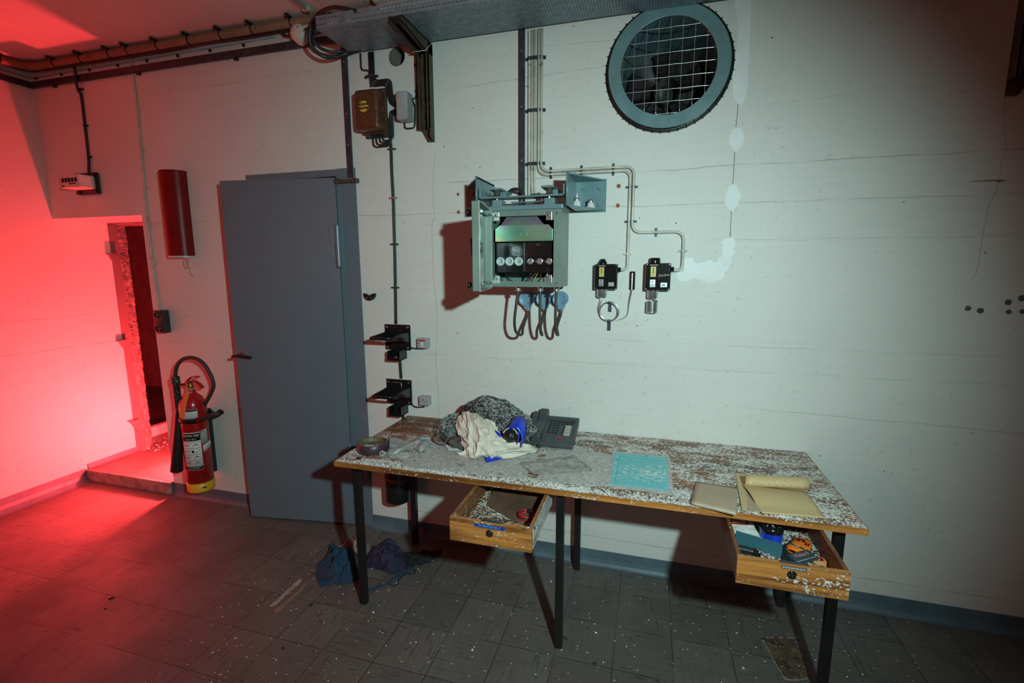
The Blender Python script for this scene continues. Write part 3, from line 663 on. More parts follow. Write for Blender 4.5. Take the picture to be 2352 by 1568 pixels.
MB().tube(smoothp(lp([(820, 26, -0.30), (770, 17, -0.24), (737, 28, -0.2), (717, 55, -0.18), (711, 90, -0.17), (722, 114, -0.15), (745, 130, -0.12), (770, 131, -0.08), (800, 122, -0.04), (830, 112, -0.04)]), 8), 0.0095, 10).build('cable_run', M_CABLEB, t)
MB().tube(smoothp(lp([(760, 34, -0.20), (735, 45, -0.19), (720, 65, -0.18), (719, 88, -0.16), (733, 108, -0.13), (757, 118, -0.09), (790, 119, -0.05), (815, 116, -0.04)]), 8), 0.0080, 10).build('cable_run', M_CABLEB, t)
m = MB(); m.tube(smoothp(lp([(760, 30, -.2), (742, 42, -.15), (728, 60, -.1), (700, 68, -.06)]), 6), .007, 7); m.build('cable_tail', M_CABLEB, t)
p = W(778, 70, -0.0); t = MB().lathe([(0.0, 0.05), (0.05, 0.045), (0.078, 0.02), (0.082, 0.0)], (p.x + 0.008, 0, p.z + 0.02), (0, -1, 0), 36).build('ceiling_speaker', M_WHITE)
tag(t, 'white round shallow dome on the wall, mostly hidden behind the left end of the tray', 'dome')
t = thing('light_fitting', 'cream tube light fitting on the ceiling just above the perforated tray', 'light fitting', (-1.0, -0.1, 2.87))
MB().bb(-1.36, -0.55, -0.14, -0.04, 2.852, 2.899, 0.015).build('housing', M_CREAM, t); MB().cyl((-1.34, -.09, 2.848), (-0.57, -.09, 2.848), 0.014).build('tube', M_WHITE, t)

# perforated cable tray
t = thing('cable_tray', 'perforated galvanised cable tray running along the wall under the ceiling', 'cable tray', (0.0, -0.15, 2.69))
def tray_mat(name, row=False):
    q = NT(name); x, y, z = q.xyz()
    if not row:
        fx = q.M('ABSOLUTE', q.M('SUBTRACT', q.M('FRACT', q.M('DIVIDE', x, 0.0125)), 0.5)); fy = q.M('ABSOLUTE', q.M('SUBTRACT', q.M('FRACT', q.M('ADD', q.M('DIVIDE', y, 0.0085), q.M('MULTIPLY', q.M('FLOOR', q.M('DIVIDE', x, 0.0125)), 0.5))), 0.5))
        d_ = q.M('MAXIMUM', q.M('MULTIPLY', fx, 0.9), q.M('MULTIPLY', fy, 1.15)); hole = q.ramp(d_, 0.27, 0.30, 1, 0)
    else:
        rows = []
        for z0_ in (2.7035, 2.7275):
            zz = q.M('DIVIDE', q.M('SUBTRACT', z, z0_ - 2.69), 1.0)
            fx = q.M('MULTIPLY', q.M('SUBTRACT', q.M('FRACT', q.M('DIVIDE', x, 0.020)), 0.5), 0.020)
            r1 = q.M('SQRT', q.M('ADD', q.M('POWER', fx, 2.0), q.M('POWER', zz, 2.0)))
            fx2 = q.M('MULTIPLY', q.M('SUBTRACT', q.M('FRACT', q.M('ADD', q.M('DIVIDE', x, 0.020), 0.5)), 0.5), 0.020)
            r2 = q.M('SQRT', q.M('ADD', q.M('POWER', fx2, 2.0), q.M('POWER', zz, 2.0)))
            rows.append(q.M('MAXIMUM', q.ramp(r1, 0.0036, 0.0042, 1, 0), q.ramp(r2, 0.0018, 0.0024, 1, 0)))
        hole = q.M('MAXIMUM', rows[0], rows[1])
    n_ = q.noise(30, 4, 0.6); c = q.mix(q.ramp(n_, 0.3, 0.7), (0.20, 0.27, 0.32), (0.34, 0.42, 0.46))
    c = q.mix(q.ramp(q.noise(200, 2), 0.68, 0.73), c, (0.6, 0.65, 0.68)); 
    q.bump(q.M('MULTIPLY', hole, -1.0), 0.3, 0.002)
    return q.fin(c, 0.42, 0.45, Alpha=q.M('SUBTRACT', 1.0, hole))
M_TRAY = tray_mat('perforated tray sheet'); M_TRAYL = tray_mat('perforated tray lip', True)
MB().bb(-1.560, 0.135, -0.300, -0.034, 2.688, 2.6895).build('tray_bottom', M_TRAY, t)
MB().bb(0.137, 3.5, -0.300, -0.034, 2.688, 2.6895).build('tray_bottom', M_TRAY, t)
MB().bb(-1.560, 3.5, -0.3015, -0.300, 2.689, 2.743).build('front_lip', M_TRAYL, t)
MB().bb(-1.560, 3.5, -0.034, -0.0325, 2.688, 2.743).build('rear_lip', M_TRAYL, t)
t = thing('cable', 'black cables lying in the perforated tray', 'cable', (0, -0.15, 2.70))
for k in range(4):
    MB().tube(smoothp([(-1.5 + 0.1 * k + 0.5 * i, -0.07 - 0.045 * k + 0.012 * math.sin(i * 2 + k), 2.700) for i in range(10)], 4), 0.008, 7).build('cable_run', M_CABLEB, t)

# cantilever brackets
def channel_bracket(name, label, x0, x1, zt, zb, arm_y, mirror=False):
    t = thing(name, label, 'bracket', ((x0 + x1) / 2, 0, zt)); wd = 0.052
    xa, xb = (x0, x1)
    # vertical channel: web away from the wall edge, lips towards the camera
    m = MB()
    zc = zb + 0.055
    s = -1 if mirror else 1
    webL = [(xa, zt), (xb, zt), (xb, zb), (xa + (xb - xa) * 0.45, zb), (xa, zc)] if not mirror else [(xa, zt), (xb, zt), (xb, zc), (xa + (xb - xa) * 0.55, zb), (xa, zb)]
    m.prism([(x, -0.0, z) for x, z in webL], (0, -0.006, 0))
    m.prism([(xa, -0.006, zt), (xa, -wd, zt), (xa, -wd, zc), (xa, -0.006, zc)], (0.005, 0, 0))
    m.prism([(xb, -0.006, zt), (xb, -wd, zt), (xb, -wd, zb + 0.02), (xb, -0.006, zb)], (-0.005, 0, 0))
    for xx, sg in ((xa, 1), (xb, -1)): m.prism([(xx, -wd, zt), (xx + sg * 0.016, -wd, zt), (xx + sg * 0.016, -wd, zc), (xx, -wd, zc)], (0, 0.005, 0))
    m.build('upright', M_RUSTC, t)
    # arm below the tray
    m = MB(); za, zbm = zt, zt - 0.055
    m.prism([(xa, -0.0, za), (xa, -arm_y, za), (xa, -arm_y, za - 0.03), (xa, -wd - 0.03, zbm), (xa, -0.0, zbm)], (0.005, 0, 0))
    m.prism([(xb, -0.0, za), (xb, -arm_y, za), (xb, -arm_y, za - 0.03), (xb, -wd - 0.03, zbm), (xb, -0.0, zbm)], (-0.005, 0, 0))
    m.prism([(xa, -0.0, za), (xb, -0.0, za), (xb, -arm_y, za), (xa, -arm_y, za)], (0, 0, -0.005))
    for xx, sg in ((xa, 1), (xb, -1)): m.prism([(xx, -wd - 0.03, zbm), (xx + sg * 0.016, -wd - 0.03, zbm), (xx + sg * 0.016, -arm_y, za - 0.03), (xx, -arm_y, za - 0.03)], (0, 0, 0.005))
    m.build('arm', M_RUSTC, t)
    for z in (zt - 0.12, zb + 0.12): MB().cyl(((xa + xb) / 2, -0.006, z), ((xa + xb) / 2, -0.016, z), 0.013, seg=6).build('bolt', M_BLACK, t)
    m = MB(); m.tube([(xa - .004, -wd - .034, zbm - .004), (xb + .004, -wd - .034, zbm - .004), (xb + .004, -.02, zt)], .002, 6); m.build('tie_wire', M_CREAM, t)
    return t
channel_bracket('tray_bracket', 'rusty channel bracket holding up the left end of the cable tray', -1.176, -1.108, 2.686, 2.222, 0.31)
channel_bracket('tray_bracket', 'dark channel bracket at the right edge of the picture, under the tray', 1.266, 1.336, 2.686, 2.222, 0.31, True)
# small cable beside the left bracket
# ================================================================ electrics on the wall
def path(L, y=-0.006): return [W(u, v) + V((0, y, 0)) for u, v in L]
def offs(P, d):                                  # parallel copy of a polyline in the wall plane
    out = []
    for i, p in enumerate(P):
        t = (P[min(i + 1, len(P) - 1)] - P[max(i - 1, 0)]); t.y = 0; t.normalize(); out.append(p + V((-t.z, 0, t.x)) * d)
    return out
# cream cable bundle
t = thing('cable_bundle', 'cream cables running from the tray down and right to the two black thermostats', 'cable', tuple(W(1230, 250)))
A0, A1 = W(1232, 66), W(1228, 372)
xs = (-0.588, -0.575, -0.5545, -0.541)
for k, x in enumerate(xs[:2]):
    MB().tube([(x, -0.010, 2.685), (x, -0.010, 1.99), (x + 0.006, -0.010, 1.92)], 0.0062, 8).build('cable_run', M_CABLEW, t)
MB().cyl((-0.602, -0.009, 2.685), (-0.602, -0.009, 1.93), 0.007).build('cable_run', M_CABLEW, t)
inner = [V((xs[3], -0.012, 2.685)), V((xs[3], -0.012, 2.02))] + [V((W(u, v).x, -0.009, W(u, v).z)) for u, v in ((1440, 386),)]
zt = 2.037
run = fillet([(xs[3], -0.012, 2.685), (xs[3], -0.012, 2.043), (-0.098, -0.012, 2.043), (-0.098, -0.012, 1.742), (0.135, -0.012, 1.742), (0.135, -0.012, 1.566), (0.085, -0.022, 1.566)], 0.045, 8)
MB().tube(run, 0.0068, 8).build('cable_run', M_CABLEW, t)
run2 = fillet([(xs[2], -0.012, 2.685), (xs[2], -0.012, 2.027), (-0.114, -0.012, 2.027), (-0.114, -0.012, 1.568), (-0.165, -0.022, 1.568)], 0.045, 8)
MB().tube(run2, 0.0068, 8).build('cable_run', M_CABLEW, t)
for z in (2.562, 2.328, 2.082): clip(t, V((-0.572, 0, z)), 0.036, prot=0.015, ear=0.013, wd=0.016)
for u in (1266, 1336, 1409): clip(t, V((W(u, 392).x, 0, 2.035)), 0.016, True, prot=0.015, ear=0.011, wd=0.010)
for v in (430, 509): clip(t, V((-0.106, 0, W(1447, v).z)), 0.016, prot=0.015, ear=0.012, wd=0.010)
clip(t, V((W(1507, 534).x, 0, 1.742)), 0.008, True, prot=0.015, ear=0.012, wd=0.011)
clip(t, V((0.135, 0, W(1567, 576).z)), 0.008, prot=0.015, ear=0.011, wd=0.010, mat=M_GREY)
clip(t, V((-0.114, 0, W(1441, 583).z)), 0.008, prot=0.015, ear=0.011, wd=0.009, mat=M_CREAM)

# thermostats
M_PORC = grime('grey porcelain', (0.50, 0.56, 0.57), 0.25, var=0.06)
def thermostat(x0, x1, z0, z1, label, knobw, brandtxt, script):
    d = 0.052; cx = (x0 + x1) / 2
    t = thing('thermostat', label, 'thermostat', (cx, 0, (z0 + z1) / 2))
    body = MB().bb(x0, x1, -d, 0, z0, z1, 0.006).build('housing', M_GLOSS, t)
    MB().bb(x0 + 0.0015, x1 - 0.0015, -d - 0.004, -d + 0.001, z0 + 0.0015, z1 - 0.0015, 0.003).build('cover', M_GLOSS, t)
    yf = -d - 0.0045; w = x1 - x0; h = z1 - z0
    sc_ = MB().bb(x0 + 0.21 * w, x0 + 0.42 * w, yf - 0.0006, yf + 0.001, z0 + 0.50 * h, z0 + 0.87 * h).build('scale_window', M_SCALE, t)
    m = MB(); m.bb(x0 + 0.30 * w, x0 + 0.335 * w, yf - 0.0012, yf, z0 + 0.62 * h, z0 + 0.84 * h)
    for k in range(9): m.bb(x0 + 0.25 * w, x0 + 0.28 * w, yf - 0.0010, yf, z0 + (0.60 + 0.027 * k) * h, z0 + (0.606 + 0.027 * k) * h)
    for k in range(3): m.bb(x0 + 0.25 * w, x0 + 0.38 * w, yf - 0.0010, yf, z0 + (0.525 + 0.018 * k) * h, z0 + (0.530 + 0.018 * k) * h)
    m.build('pointer', M_KEY, sc_)
    pl = MB().bb(x0 + 0.20 * w, x0 + 0.41 * w, yf - 0.0006, yf + 0.001, z0 + 0.13 * h, z0 + 0.40 * h).build('rating_plate', M_STEEL, t)
    m = MB(); m.text('Y', Mwall(x0 + 0.305 * w, yf - 0.0008, z0 + 0.31 * h), 0.018); m.bb(x0 + 0.23 * w, x0 + 0.38 * w, yf - 0.001, yf, z0 + 0.17 * h, z0 + 0.185 * h); m.bb(x0 + 0.23 * w, x0 + 0.38 * w, yf - 0.001, yf, z0 + 0.21 * h, z0 + 0.222 * h); m.build('lettering', M_KEY, pl)
    pl = MB().bb(x0 + 0.62 * w, x0 + 0.87 * w, yf - 0.0006, yf + 0.001, z0 + 0.13 * h, z0 + 0.29 * h).build('label_plate', M_STEEL, t)
    MB().bb(x0 + 0.67 * w, x0 + 0.80 * w, yf - 0.0012, yf, z0 + 0.165 * h, z0 + 0.25 * h).build('label_inset', M_GREY, pl)
    MB().text(brandtxt, Mwall(x0 + 0.33 * w, yf - 0.0002, z0 + 0.925 * h), 0.0075).build('lettering', M_WHITE, t)
    if script: MB().text(script, Mwall(x0 + 0.72 * w, yf - 0.0004, z0 + 0.56 * h, 0.12), 0.0155, shear=0.4).build('script_logo', M_GREY, t)
    for dx in (0.06, 0.94):
        for dz in (0.05, 0.95): MB().cyl((x0 + dx * w, yf, z0 + dz * h), (x0 + dx * w, yf - 0.001, z0 + dz * h), 0.0022, seg=8).build('screw', M_STEEL, t)
    kx = x0 + knobw[0] * w; kw = knobw[1]
    m = MB(); m.lathe([(kw, 0.0), (kw, 0.010), (kw * knobw[2], 0.024), (kw * knobw[2] * 0.9, 0.026)], (kx, -d / 2, z1 - 0.002), (0, 0, 1), 20)
    for k in range(10): a = 2 * PI * k / 10; m.tube([(kx + kw * 1.01 * math.cos(a), -d / 2 + kw * 1.01 * math.sin(a), z1), (kx + kw * knobw[2] * 1.01 * math.cos(a), -d / 2 + kw * knobw[2] * 1.01 * math.sin(a), z1 + 0.022)], 0.0012, 5)
    m.build('dial_knob', M_GLOSS, t)
    bx_ = x0 + 0.32 * w
    m = MB(); m.lathe([(0.0265, 0.0), (0.0265, 0.004), (0.0245, 0.006), (0.0245, 0.034), (0.022, 0.038), (0.010, 0.040)], (bx_, -d / 2, z0), (0, 0, -1), 24); m.build('metal_collar', M_STEEL, t)
    zc = z0 + 0.77 * h
    m = MB(); m.cyl((x1 - 0.002, -0.022, zc), (x1 + 0.010, -0.022, zc), 0.012, seg=12); m.cyl((x1 + 0.006, -0.022, zc), (x1 + 0.014, -0.022, zc), 0.010, seg=12); m.build('cable_gland', M_GLOSS, t)
    return t, bx_, d, z0
M_SCALE = grime('yellow scale card', (0.62, 0.50, 0.12), 0.4, var=0.05)
y6 = -0.05
a, b = W(1366, 606, -0.055), W(1417, 666, -0.055)
T1, bx1, d1, zb1 = thermostat(a.x, b.x - 0.0005, b.z + 0.002, a.z, 'left one of two black thermostats, with a capillary coil hanging below it', (0.33, 0.020, 0.5), 'DANFOSS', None)
a, b = W(1483, 604, -0.055), W(1539, 668, -0.055)
T2, bx2, d2, zb2 = thermostat(a.x, b.x, b.z + 0.001, a.z, 'right one of two black thermostats, with script logo and a stout coil below it', (0.36, 0.024, 0.95), 'DANMARK', 'Danfoss')
# capillary: coil, tails and sensor bulb
m = MB()
for k in range(2): m.tube(smoothp([(bx1 - 0.004 + 0.006 * k, -d1 / 2, zb1 - 0.036), (bx1 - 0.006 + 0.005 * k, -0.028, zb1 - 0.06), (bx1 - 0.014 + 0.004 * k, -0.025, zb1 - 0.09), (bx1 - 0.012 + 0.004 * k, -0.022, zb1 - 0.115)], 6), 0.0016, 6)
p = W(1399, 715, -0.02); R1 = 0.0445
for k, (dx, dz) in enumerate(((0, 0), (0.002, 0.0025), (-0.0015, -0.002), (0.003, -0.001))): m.torus((p.x + dx, -0.018 - 0.003 * k, p.z + dz), R1 + 0.001 * (k % 2), 0.0017, (0, 1, 0), 44, 6)
q = W(1451, 665, -0.012)
for k in range(2): m.tube(smoothp([(p.x + 0.0, -0.02, p.z - R1 - 0.001 * k), (p.x + 0.045, -0.012, p.z - R1 + 0.004), (p.x + 0.085, -0.01, p.z - R1 + 0.028 - 0.003 * k), (q.x - 0.012 + 0.004 * k, -0.01, q.z - 0.06), (q.x - 0.003 + 0.006 * k, -0.012, q.z)], 8), 0.0015, 6)
m.build('capillary_tube', M_STEEL, T1)
bl_ = MB().bb(q.x - 0.013, q.x + 0.014, -0.012, 0, q.z - 0.002, W(1451, 623, -0.01).z, 0.006).build('sensor_holder', M_GLOSS, T1)
MB().cyl((q.x, -0.014, q.z - 0.0), (q.x, -0.014, W(1451, 627, -0.01).z), 0.0052).build('sensor_bulb', M_STEEL, bl_)
for (u0, v0, v1) in ((1401, 697, 716), (1399, 738, 759)):
    e0, e1 = W(u0, v0), W(u0, v1); MB().bb(e0.x - 0.0085, e0.x + 0.0085, -0.004, 0, e1.z, e0.z, 0.001).build('fixing_strap', M_STRAP, T1)
for z in (p.z + R1, p.z - R1): MB().box((p.x, -0.02, z), (0.012, 0.016, 0.010), 0.003).build('tie', M_BLACK, T1)
m = MB(); turns = 8; N = turns * 20; zc0 = zb2 - 0.052
pts = [(bx2, -d2 / 2, zb2 - 0.036), (bx2 + 0.01, -d2 / 2, zb2 - 0.044)] + [(bx2 + 0.0245 * math.cos(2 * PI * i / 20), -d2 / 2 + 0.0245 * math.sin(2 * PI * i / 20), zc0 - 0.052 * i / N) for i in range(N)]
m.tube(pts, 0.0026, 7); m.build('coil', M_STEEL, T2)

# loudspeaker-like black brackets with sockets beside them
def black_bracket(u0, v0, u1, v1, label, rusty):
    a, b = W(u0, v0, -0.006), W(u1, v1, -0.006); x0, x1, z1, z0 = a.x, b.x, a.z, b.z
    t = thing('wall_bracket', label, 'bracket', ((x0 + x1) / 2, 0, (z0 + z1) / 2))
    m = MB(); m.bb(x0, x1, -0.008, 0, z0, z1, 0.0)
    pl = m.build('back_plate', M_GLOSS, t); es = pl.modifiers.new('b', 'BEVEL'); es.width = 0.016; es.segments = 4; es.limit_method = 'ANGLE'; es.angle_limit = 1.2
    w = x1 - x0; h = z1 - z0
    for dx in (0.10, 0.90):
        for dz in (0.10, 0.90): MB().cyl((x0 + dx * w, -0.008, z0 + dz * h), (x0 + dx * w, -0.012, z0 + dz * h), 0.0065, seg=12).build('screw', M_STEEL, t)
    D = 0.205; xl, xr = x0 + 0.03, x1 - 0.006; zt_ = z0 + 0.74 * h
    # two tapering side cheeks and a round-nosed front rail
    for xx in (xl, xr):
        m = MB(); m.prism([(xx, -0.006, zt_), (xx, -D, zt_ - 0.010), (xx, -D, zt_ - 0.020), (xx, -0.006, zt_ - 0.060)], (-0.004 if xx == xr else 0.004, 0, 0))
        m.tube([(xx, -0.008, zt_), (xx, -D, zt_ - 0.010)], 0.0035, 6)
        m.build('side_cheek', M_GLOSS, t)
    m = MB(); m.tube([(xl, -D, zt_ - 0.010), (xr, -D, zt_ - 0.010)], 0.004, 8); m.bb(xl, xr, -D - 0.002, -D + 0.003, zt_ - 0.022, zt_ - 0.010)
    m.prism([(xl, -D, zt_ - 0.020), (xr, -D, zt_ - 0.020), (xr, -D + 0.07, zt_ - 0.040), (xl, -D + 0.07, zt_ - 0.040)], (0, 0, 0.002)); m.build('front_rail', M_GLOSS, t)
    cx = (x0 + x1) / 2 + 0.005
    m = MB(); m.torus((cx, -0.010, z0 + 0.36 * h), 0.026, 0.004, (0, 1, 0), 24)
    for k in range(5): m.sph((cx + 0.014 * math.cos(k * 1.3), -0.012, z0 + 0.36 * h + 0.014 * math.sin(k * 1.3)), 0.005, 1)
    m.build('socket_ring', M_GLOSS, t)
    m = MB(); m.tube([(x0 + 0.25 * w, -0.012, z0 + 0.88 * h), (x0 + 0.62 * w, -0.012, z0 + 0.88 * h), (x0 + 0.62 * w, -0.012, z0 + 0.60 * h)], 0.002, 6); m.build('wire_edge', M_STEEL if not rusty else M_GLOSS, t)
    # open pocket below
    px0, px1 = x0 + 0.055 * 1.0, x1 - 0.030; pz1 = z0 + 0.006; pz0 = pz1 - 0.052; PD = 0.082
    m = MB(); th = 0.003
    m.bb(px0, px1, -PD, 0, pz0, pz0 + th); m.bb(px0, px0 + th, -PD, 0, pz0, pz1); m.bb(px1 - th, px1, -PD, 0, pz0, pz1); m.bb(px0, px1, -0.006, 0, pz0, pz1)
    m.bb(px0, px1, -PD - th, -PD, pz0, pz0 + 0.016)
    m.build('pocket', M_GLOSS, t)
    if rusty:
        m = MB()
        for k in range(22): m.sph((random.uniform(px0 + .01, px1 - .01), random.uniform(-PD, -.01), pz0 + th + 0.003), random.uniform(.002, .006), 1)
        o = m.build('crumbs', M_PLASTERD, t); o['kind'] = 'stuff'
    return t
M_PLASTERD = grime('rusty crumbs', (0.38, 0.22, 0.14), 0.8, var=0.5, dscale=300)
black_bracket(883, 744, 944, 805, 'upper one of two black wall brackets left of the table, rusty crumbs in its pocket', True)
black_bracket(887, 869, 947, 931, 'lower one of two black wall brackets, just above the table corner', False)
def wall_socket(u0, v0, u1, v1, label, kind):
    a, b = W(u0, v0, -0.04), W(u1, v1, -0.04); x0, x1, z1, z0 = a.x, b.x - 0.004, a.z, b.z
    t = thing('wall_' + kind, label, kind, ((x0 + x1) / 2, 0, (z0 + z1) / 2))
    MB().bb(x0, x1, -0.038, 0, z0, z1, 0.005).build('body', M_GREY, t); yf = -0.0385; cx = (x0 + x1) / 2; cz = (z0 + z1) / 2
    if kind == 'switch':
        MB().bb(cx - 0.007, cx + 0.005, yf - 0.004, yf, cz - 0.018, cz + 0.010, 0.002).build('rocker', M_CREAM, t)
        MB().bb(cx - 0.022, cx + 0.020, yf - 0.001, yf + .001, cz + 0.013, cz + 0.021).build('label_strip', M_REDPL, t)
    else:
        MB().torus((cx, yf, cz), 0.016, 0.0012, (0, 1, 0), 28).build('socket_rim', M_GREY, t)
        m = MB()
        for dx in (-0.007, 0.007): m.box((cx + dx, yf, cz - 0.004), (0.0022, 0.002, 0.008), 0)
        m.cyl((cx, yf + 0.001, cz + 0.008), (cx, yf - 0.001, cz + 0.008), 0.003, seg=10); m.build('pin_slots', M_DARK, t)
    for s in (-1, 1): MB().cyl((cx + s * 0.023, yf + .001, cz), (cx + s * 0.023, yf - 0.0008, cz), 0.0025, seg=8).build('screw', M_BLACK, t)
    return t
wall_socket(957, 777, 983, 801, 'grey wall switch with red label strip beside the upper black bracket', 'switch')
wall_socket(961, 910, 986, 933, 'grey wall socket beside the lower black bracket', 'socket')
t = thing('cable', 'short black cable from the lower bracket curving up into the grey socket', 'cable', tuple(W(950, 935)))
MB().tube(smoothp(path([(946, 918), (950, 930), (960, 934), (976, 933)], -0.008), 6), 0.004, 7).build('cable_run', M_CABLEB, t)
t = thing('cable', 'short black cable from the upper bracket to the grey switch', 'cable', tuple(W(950, 797)))
MB().tube(smoothp(path([(944, 796), (950, 799), (962, 800), (974, 800)], -0.008), 4), 0.004, 7).build('cable_run', M_CABLEB, t)

# black cables down to the brackets
t = thing('cable', 'pair of black cables clipped down the wall from the rusty box to the black brackets', 'cable', tuple(W(905, 500)))
P1 = smoothp(path([(903, 262), (897, 275), (897, 300), (900, 343), (902, 400), (905, 455), (907, 520), (909, 600), (910, 660), (911, 743)], -0.008), 6)
for P in (P1, smoothp(path([(919, 808), (921, 840), (923, 868)], -0.008), 6), smoothp(path([(926, 934), (927, 950), (928, 966)], -0.008), 6)):
    for o_ in (-0.0042, 0.0042): MB().tube(offs(P, o_), 0.0045, 7).build('cable_run', M_CABLEB, t)
for v, u in ((343, 901), (455, 905), (561, 907), (660, 909)): clip(t, W(u, v), 0.010, prot=0.013, ear=0.014, mat=M_RUSTC if v != 455 else M_STEEL, wd=0.008)
# half-round black fitting
p = W(850, 680, -0.01); t = thing('wall_fitting', 'small half-round black fitting on the wall right of the blue door', 'fitting', tuple(p))
m = MB(); n = 20; arc = [(p.x + 0.036 * math.cos(PI + PI * 1.1 * k / n - 0.15), p.z + 0.012 + 0.036 * math.sin(PI + PI * 1.1 * k / n - 0.15)) for k in range(n + 1)] + [(p.x + 0.012, p.z + 0.012), (p.x, p.z - 0.002), (p.x - 0.012, p.z + 0.010)]
m.prism([(x, 0, z) for x, z in arc], (0, -0.022, 0)); o = m.build('body', M_GLOSS, t, bevel=0.003)
for dx in (-0.012, 0.014): MB().cyl((p.x + dx, -0.022, p.z - 0.008), (p.x + dx, -0.026, p.z - 0.008), 0.004, seg=8).build('screw', M_STEEL, t)

# rusty box with its black cables
def ff(u, v, y): q = W(u, v, y); return q
a, b = W(822, 206), W(892, 319)
t = thing('relay_box', 'rust speckled brown box with a round yellow badge under the left end of the tray', 'box', (-1.44, 0, 2.38))
MB().bb(-1.505, -1.372, -0.014, 0, 2.262, 2.508, 0.008).build('back_plate', M_STRAP, t)
for (x, z) in ((-1.388, 2.490), (-1.388, 2.275), (-1.488, 2.275), (-1.490, 2.492)): MB().cyl((x, -0.014, z), (x, -0.022, z), 0.010, seg=14).build('screw', M_RUSTC, t)
bd = MB().bb(-1.508, -1.372, -0.105, -0.014, 2.285, 2.480, 0.020).build('cover', M_RUSTBOX, t, bevel=0)
for p_ in bd.data.polygons: p_.use_smooth = True
bd.modifiers.new('n', 'WEIGHTED_NORMAL')
MB().bb(-1.514, -1.366, -0.030, -0.016, 2.279, 2.486, 0.008).build('rim', M_RUSTBOX, t)
bc = V((-1.452, -0.106, 2.395))
bg = MB(); bg.lathe([(0.0, 0.0025), (0.027, 0.0025), (0.029, 0.0)], bc, (0, -1, 0), 32); bg = bg.build('badge', M_YEL, t)
MB().torus((bc.x, bc.y - 0.0005, bc.z), 0.031, 0.0035, (0, 1, 0), 32).build('badge_ring', M_RUSTBOX, bg)
m = MB(); m.bb(bc.x - 0.027, bc.x + 0.027, -0.1095, -0.108, bc.z + 0.004, bc.z + 0.014); m.bb(bc.x - 0.027, bc.x + 0.027, -0.1095, -0.108, bc.z - 0.014, bc.z - 0.004); m.build('badge_bands', M_KEY, bg)
m = MB()
m.bb(bc.x - 0.020, bc.x + 0.020, -0.1099, -0.1094, bc.z + 0.008, bc.z + 0.010); m.bb(bc.x - 0.020, bc.x + 0.018, -0.1099, -0.1094, bc.z - 0.010, bc.z - 0.008); m.build('badge_text', M_GREY, bg)
# cables
t = thing('cable', 'black cables curling between tray, rusty box and grey box', 'cable', (-1.40, 0, 2.55))
P0 = path([(852, 110), (858, 140), (860, 180), (861, 188)], -0.010); P0 = [W(857, 110) + V((0, -.01, 0))]
for k in range(4):
    o_ = (k - 1.5) * 0.0085
    q = fillet([(-1.452 + o_, -0.010, 2.69), (-1.452 + o_, -0.010, 2.535 + o_), (-1.355 + o_, -0.010, 2.535 + o_ * 1.0), (-1.345 + o_ * 0.9, -0.010, 2.43 - 0.0), (-1.30, -0.02, 2.412 + o_)], 0.028, 5)
    MB().tube(q, 0.0042, 7).build('cable_run', M_CABLEB, t)
q = fillet([(-1.515, -0.010, 2.69), (-1.515, -0.010, 2.605), (-1.468, -0.010, 2.605), (-1.462, -0.010, 2.52)], 0.022, 5); MB().tube(q, 0.0042, 7).build('cable_run', M_CABLEB, t)
for k in range(4):
    q = fillet([(-1.455 + 0.020 * k, -0.022, 2.285), (-1.455 + 0.020 * k, -0.022, 2.215 + 0.009 * k), (-1.362 + 0.0 * k, -0.012, 2.218 + 0.010 * k), (-1.352 + 0.004 * k, -0.010, 2.26), (-1.358 + 0.006 * k, -0.010, 2.375 + 0.006 * (3 - k)), (-1.30, -0.02, 2.392 - 0.008 * k)], 0.024, 5)
    MB().tube(q, 0.0038, 7).build('cable_run', M_CABLEB, t)
clip(t, V((-1.460, 0, 2.572)), 0.024, mat=M_STRAP, prot=0.016, ear=0.016, wd=0.013)
t = thing('junction_box', 'small grey rounded box between the rusty box and the channel bracket', 'junction box', (-1.26, 0, 2.40))
gb = MB().bb(-1.285, -1.222, -0.075, 0.0, 2.325, 2.462, 0.010).build('body', M_GREY, t)
lb = MB().bb(-1.276, -1.260, -0.0765, -0.074, 2.385, 2.440).build('label', M_BROWNP, t)
m = MB(); m.tube(fillet([(-1.270, -0.015, 2.33), (-1.270, -0.015, 2.296), (-1.212, -0.015, 2.296), (-1.206, -0.015, 2.40), (-1.215, -0.02, 2.425)], 0.018, 5), 0.0038, 7); m.build('cable_loop', M_CABLEB, t)
t = thing('cable', 'thin black cable rising beside the left channel bracket to the tray', 'cable', (-1.2, 0, 2.55))
MB().tube(fillet([(-1.222, -0.02, 2.43), (-1.195, -0.010, 2.45), (-1.192, -0.010, 2.62), (-1.185, -0.012, 2.69)], 0.02, 5), 0.0042, 7).build('cable_run', M_CABLEB, t)
for z in (2.475, 2.60): clip(t, V((-1.193, 0, z)), 0.006, prot=0.012, ear=0.008, mat=M_BLACK, wd=0.010)

# ================================================================ open fuse cabinet
X0, X1, YB, YF, Z0, Z1 = -0.709, -0.386, -0.10, -0.29, 1.494, 1.832
t = thing('fuse_cabinet', 'open sage green fuse cabinet with black fuse panels, hung from the teal angle frame', 'fuse cabinet', ((X0 + X1) / 2, -0.2, 1.66))
m = MB(); th = 0.002
m.bb(X0, X1, YB, YB - th, Z0, Z1); m.bb(X0, X0 + th, YF, YB, Z0, Z1); m.bb(X1 - th, X1, YF, YB, Z0, Z1); m.bb(X0, X1, YF, YB, Z0, Z0 + th); m.bb(X0, X1, YF, YB, Z1 - th, Z1)
m.build('shell', M_GREEN, t, bevel=0.0008)
def px(u, v, y=YF): q = W(u, v, y); return q.x, q.z
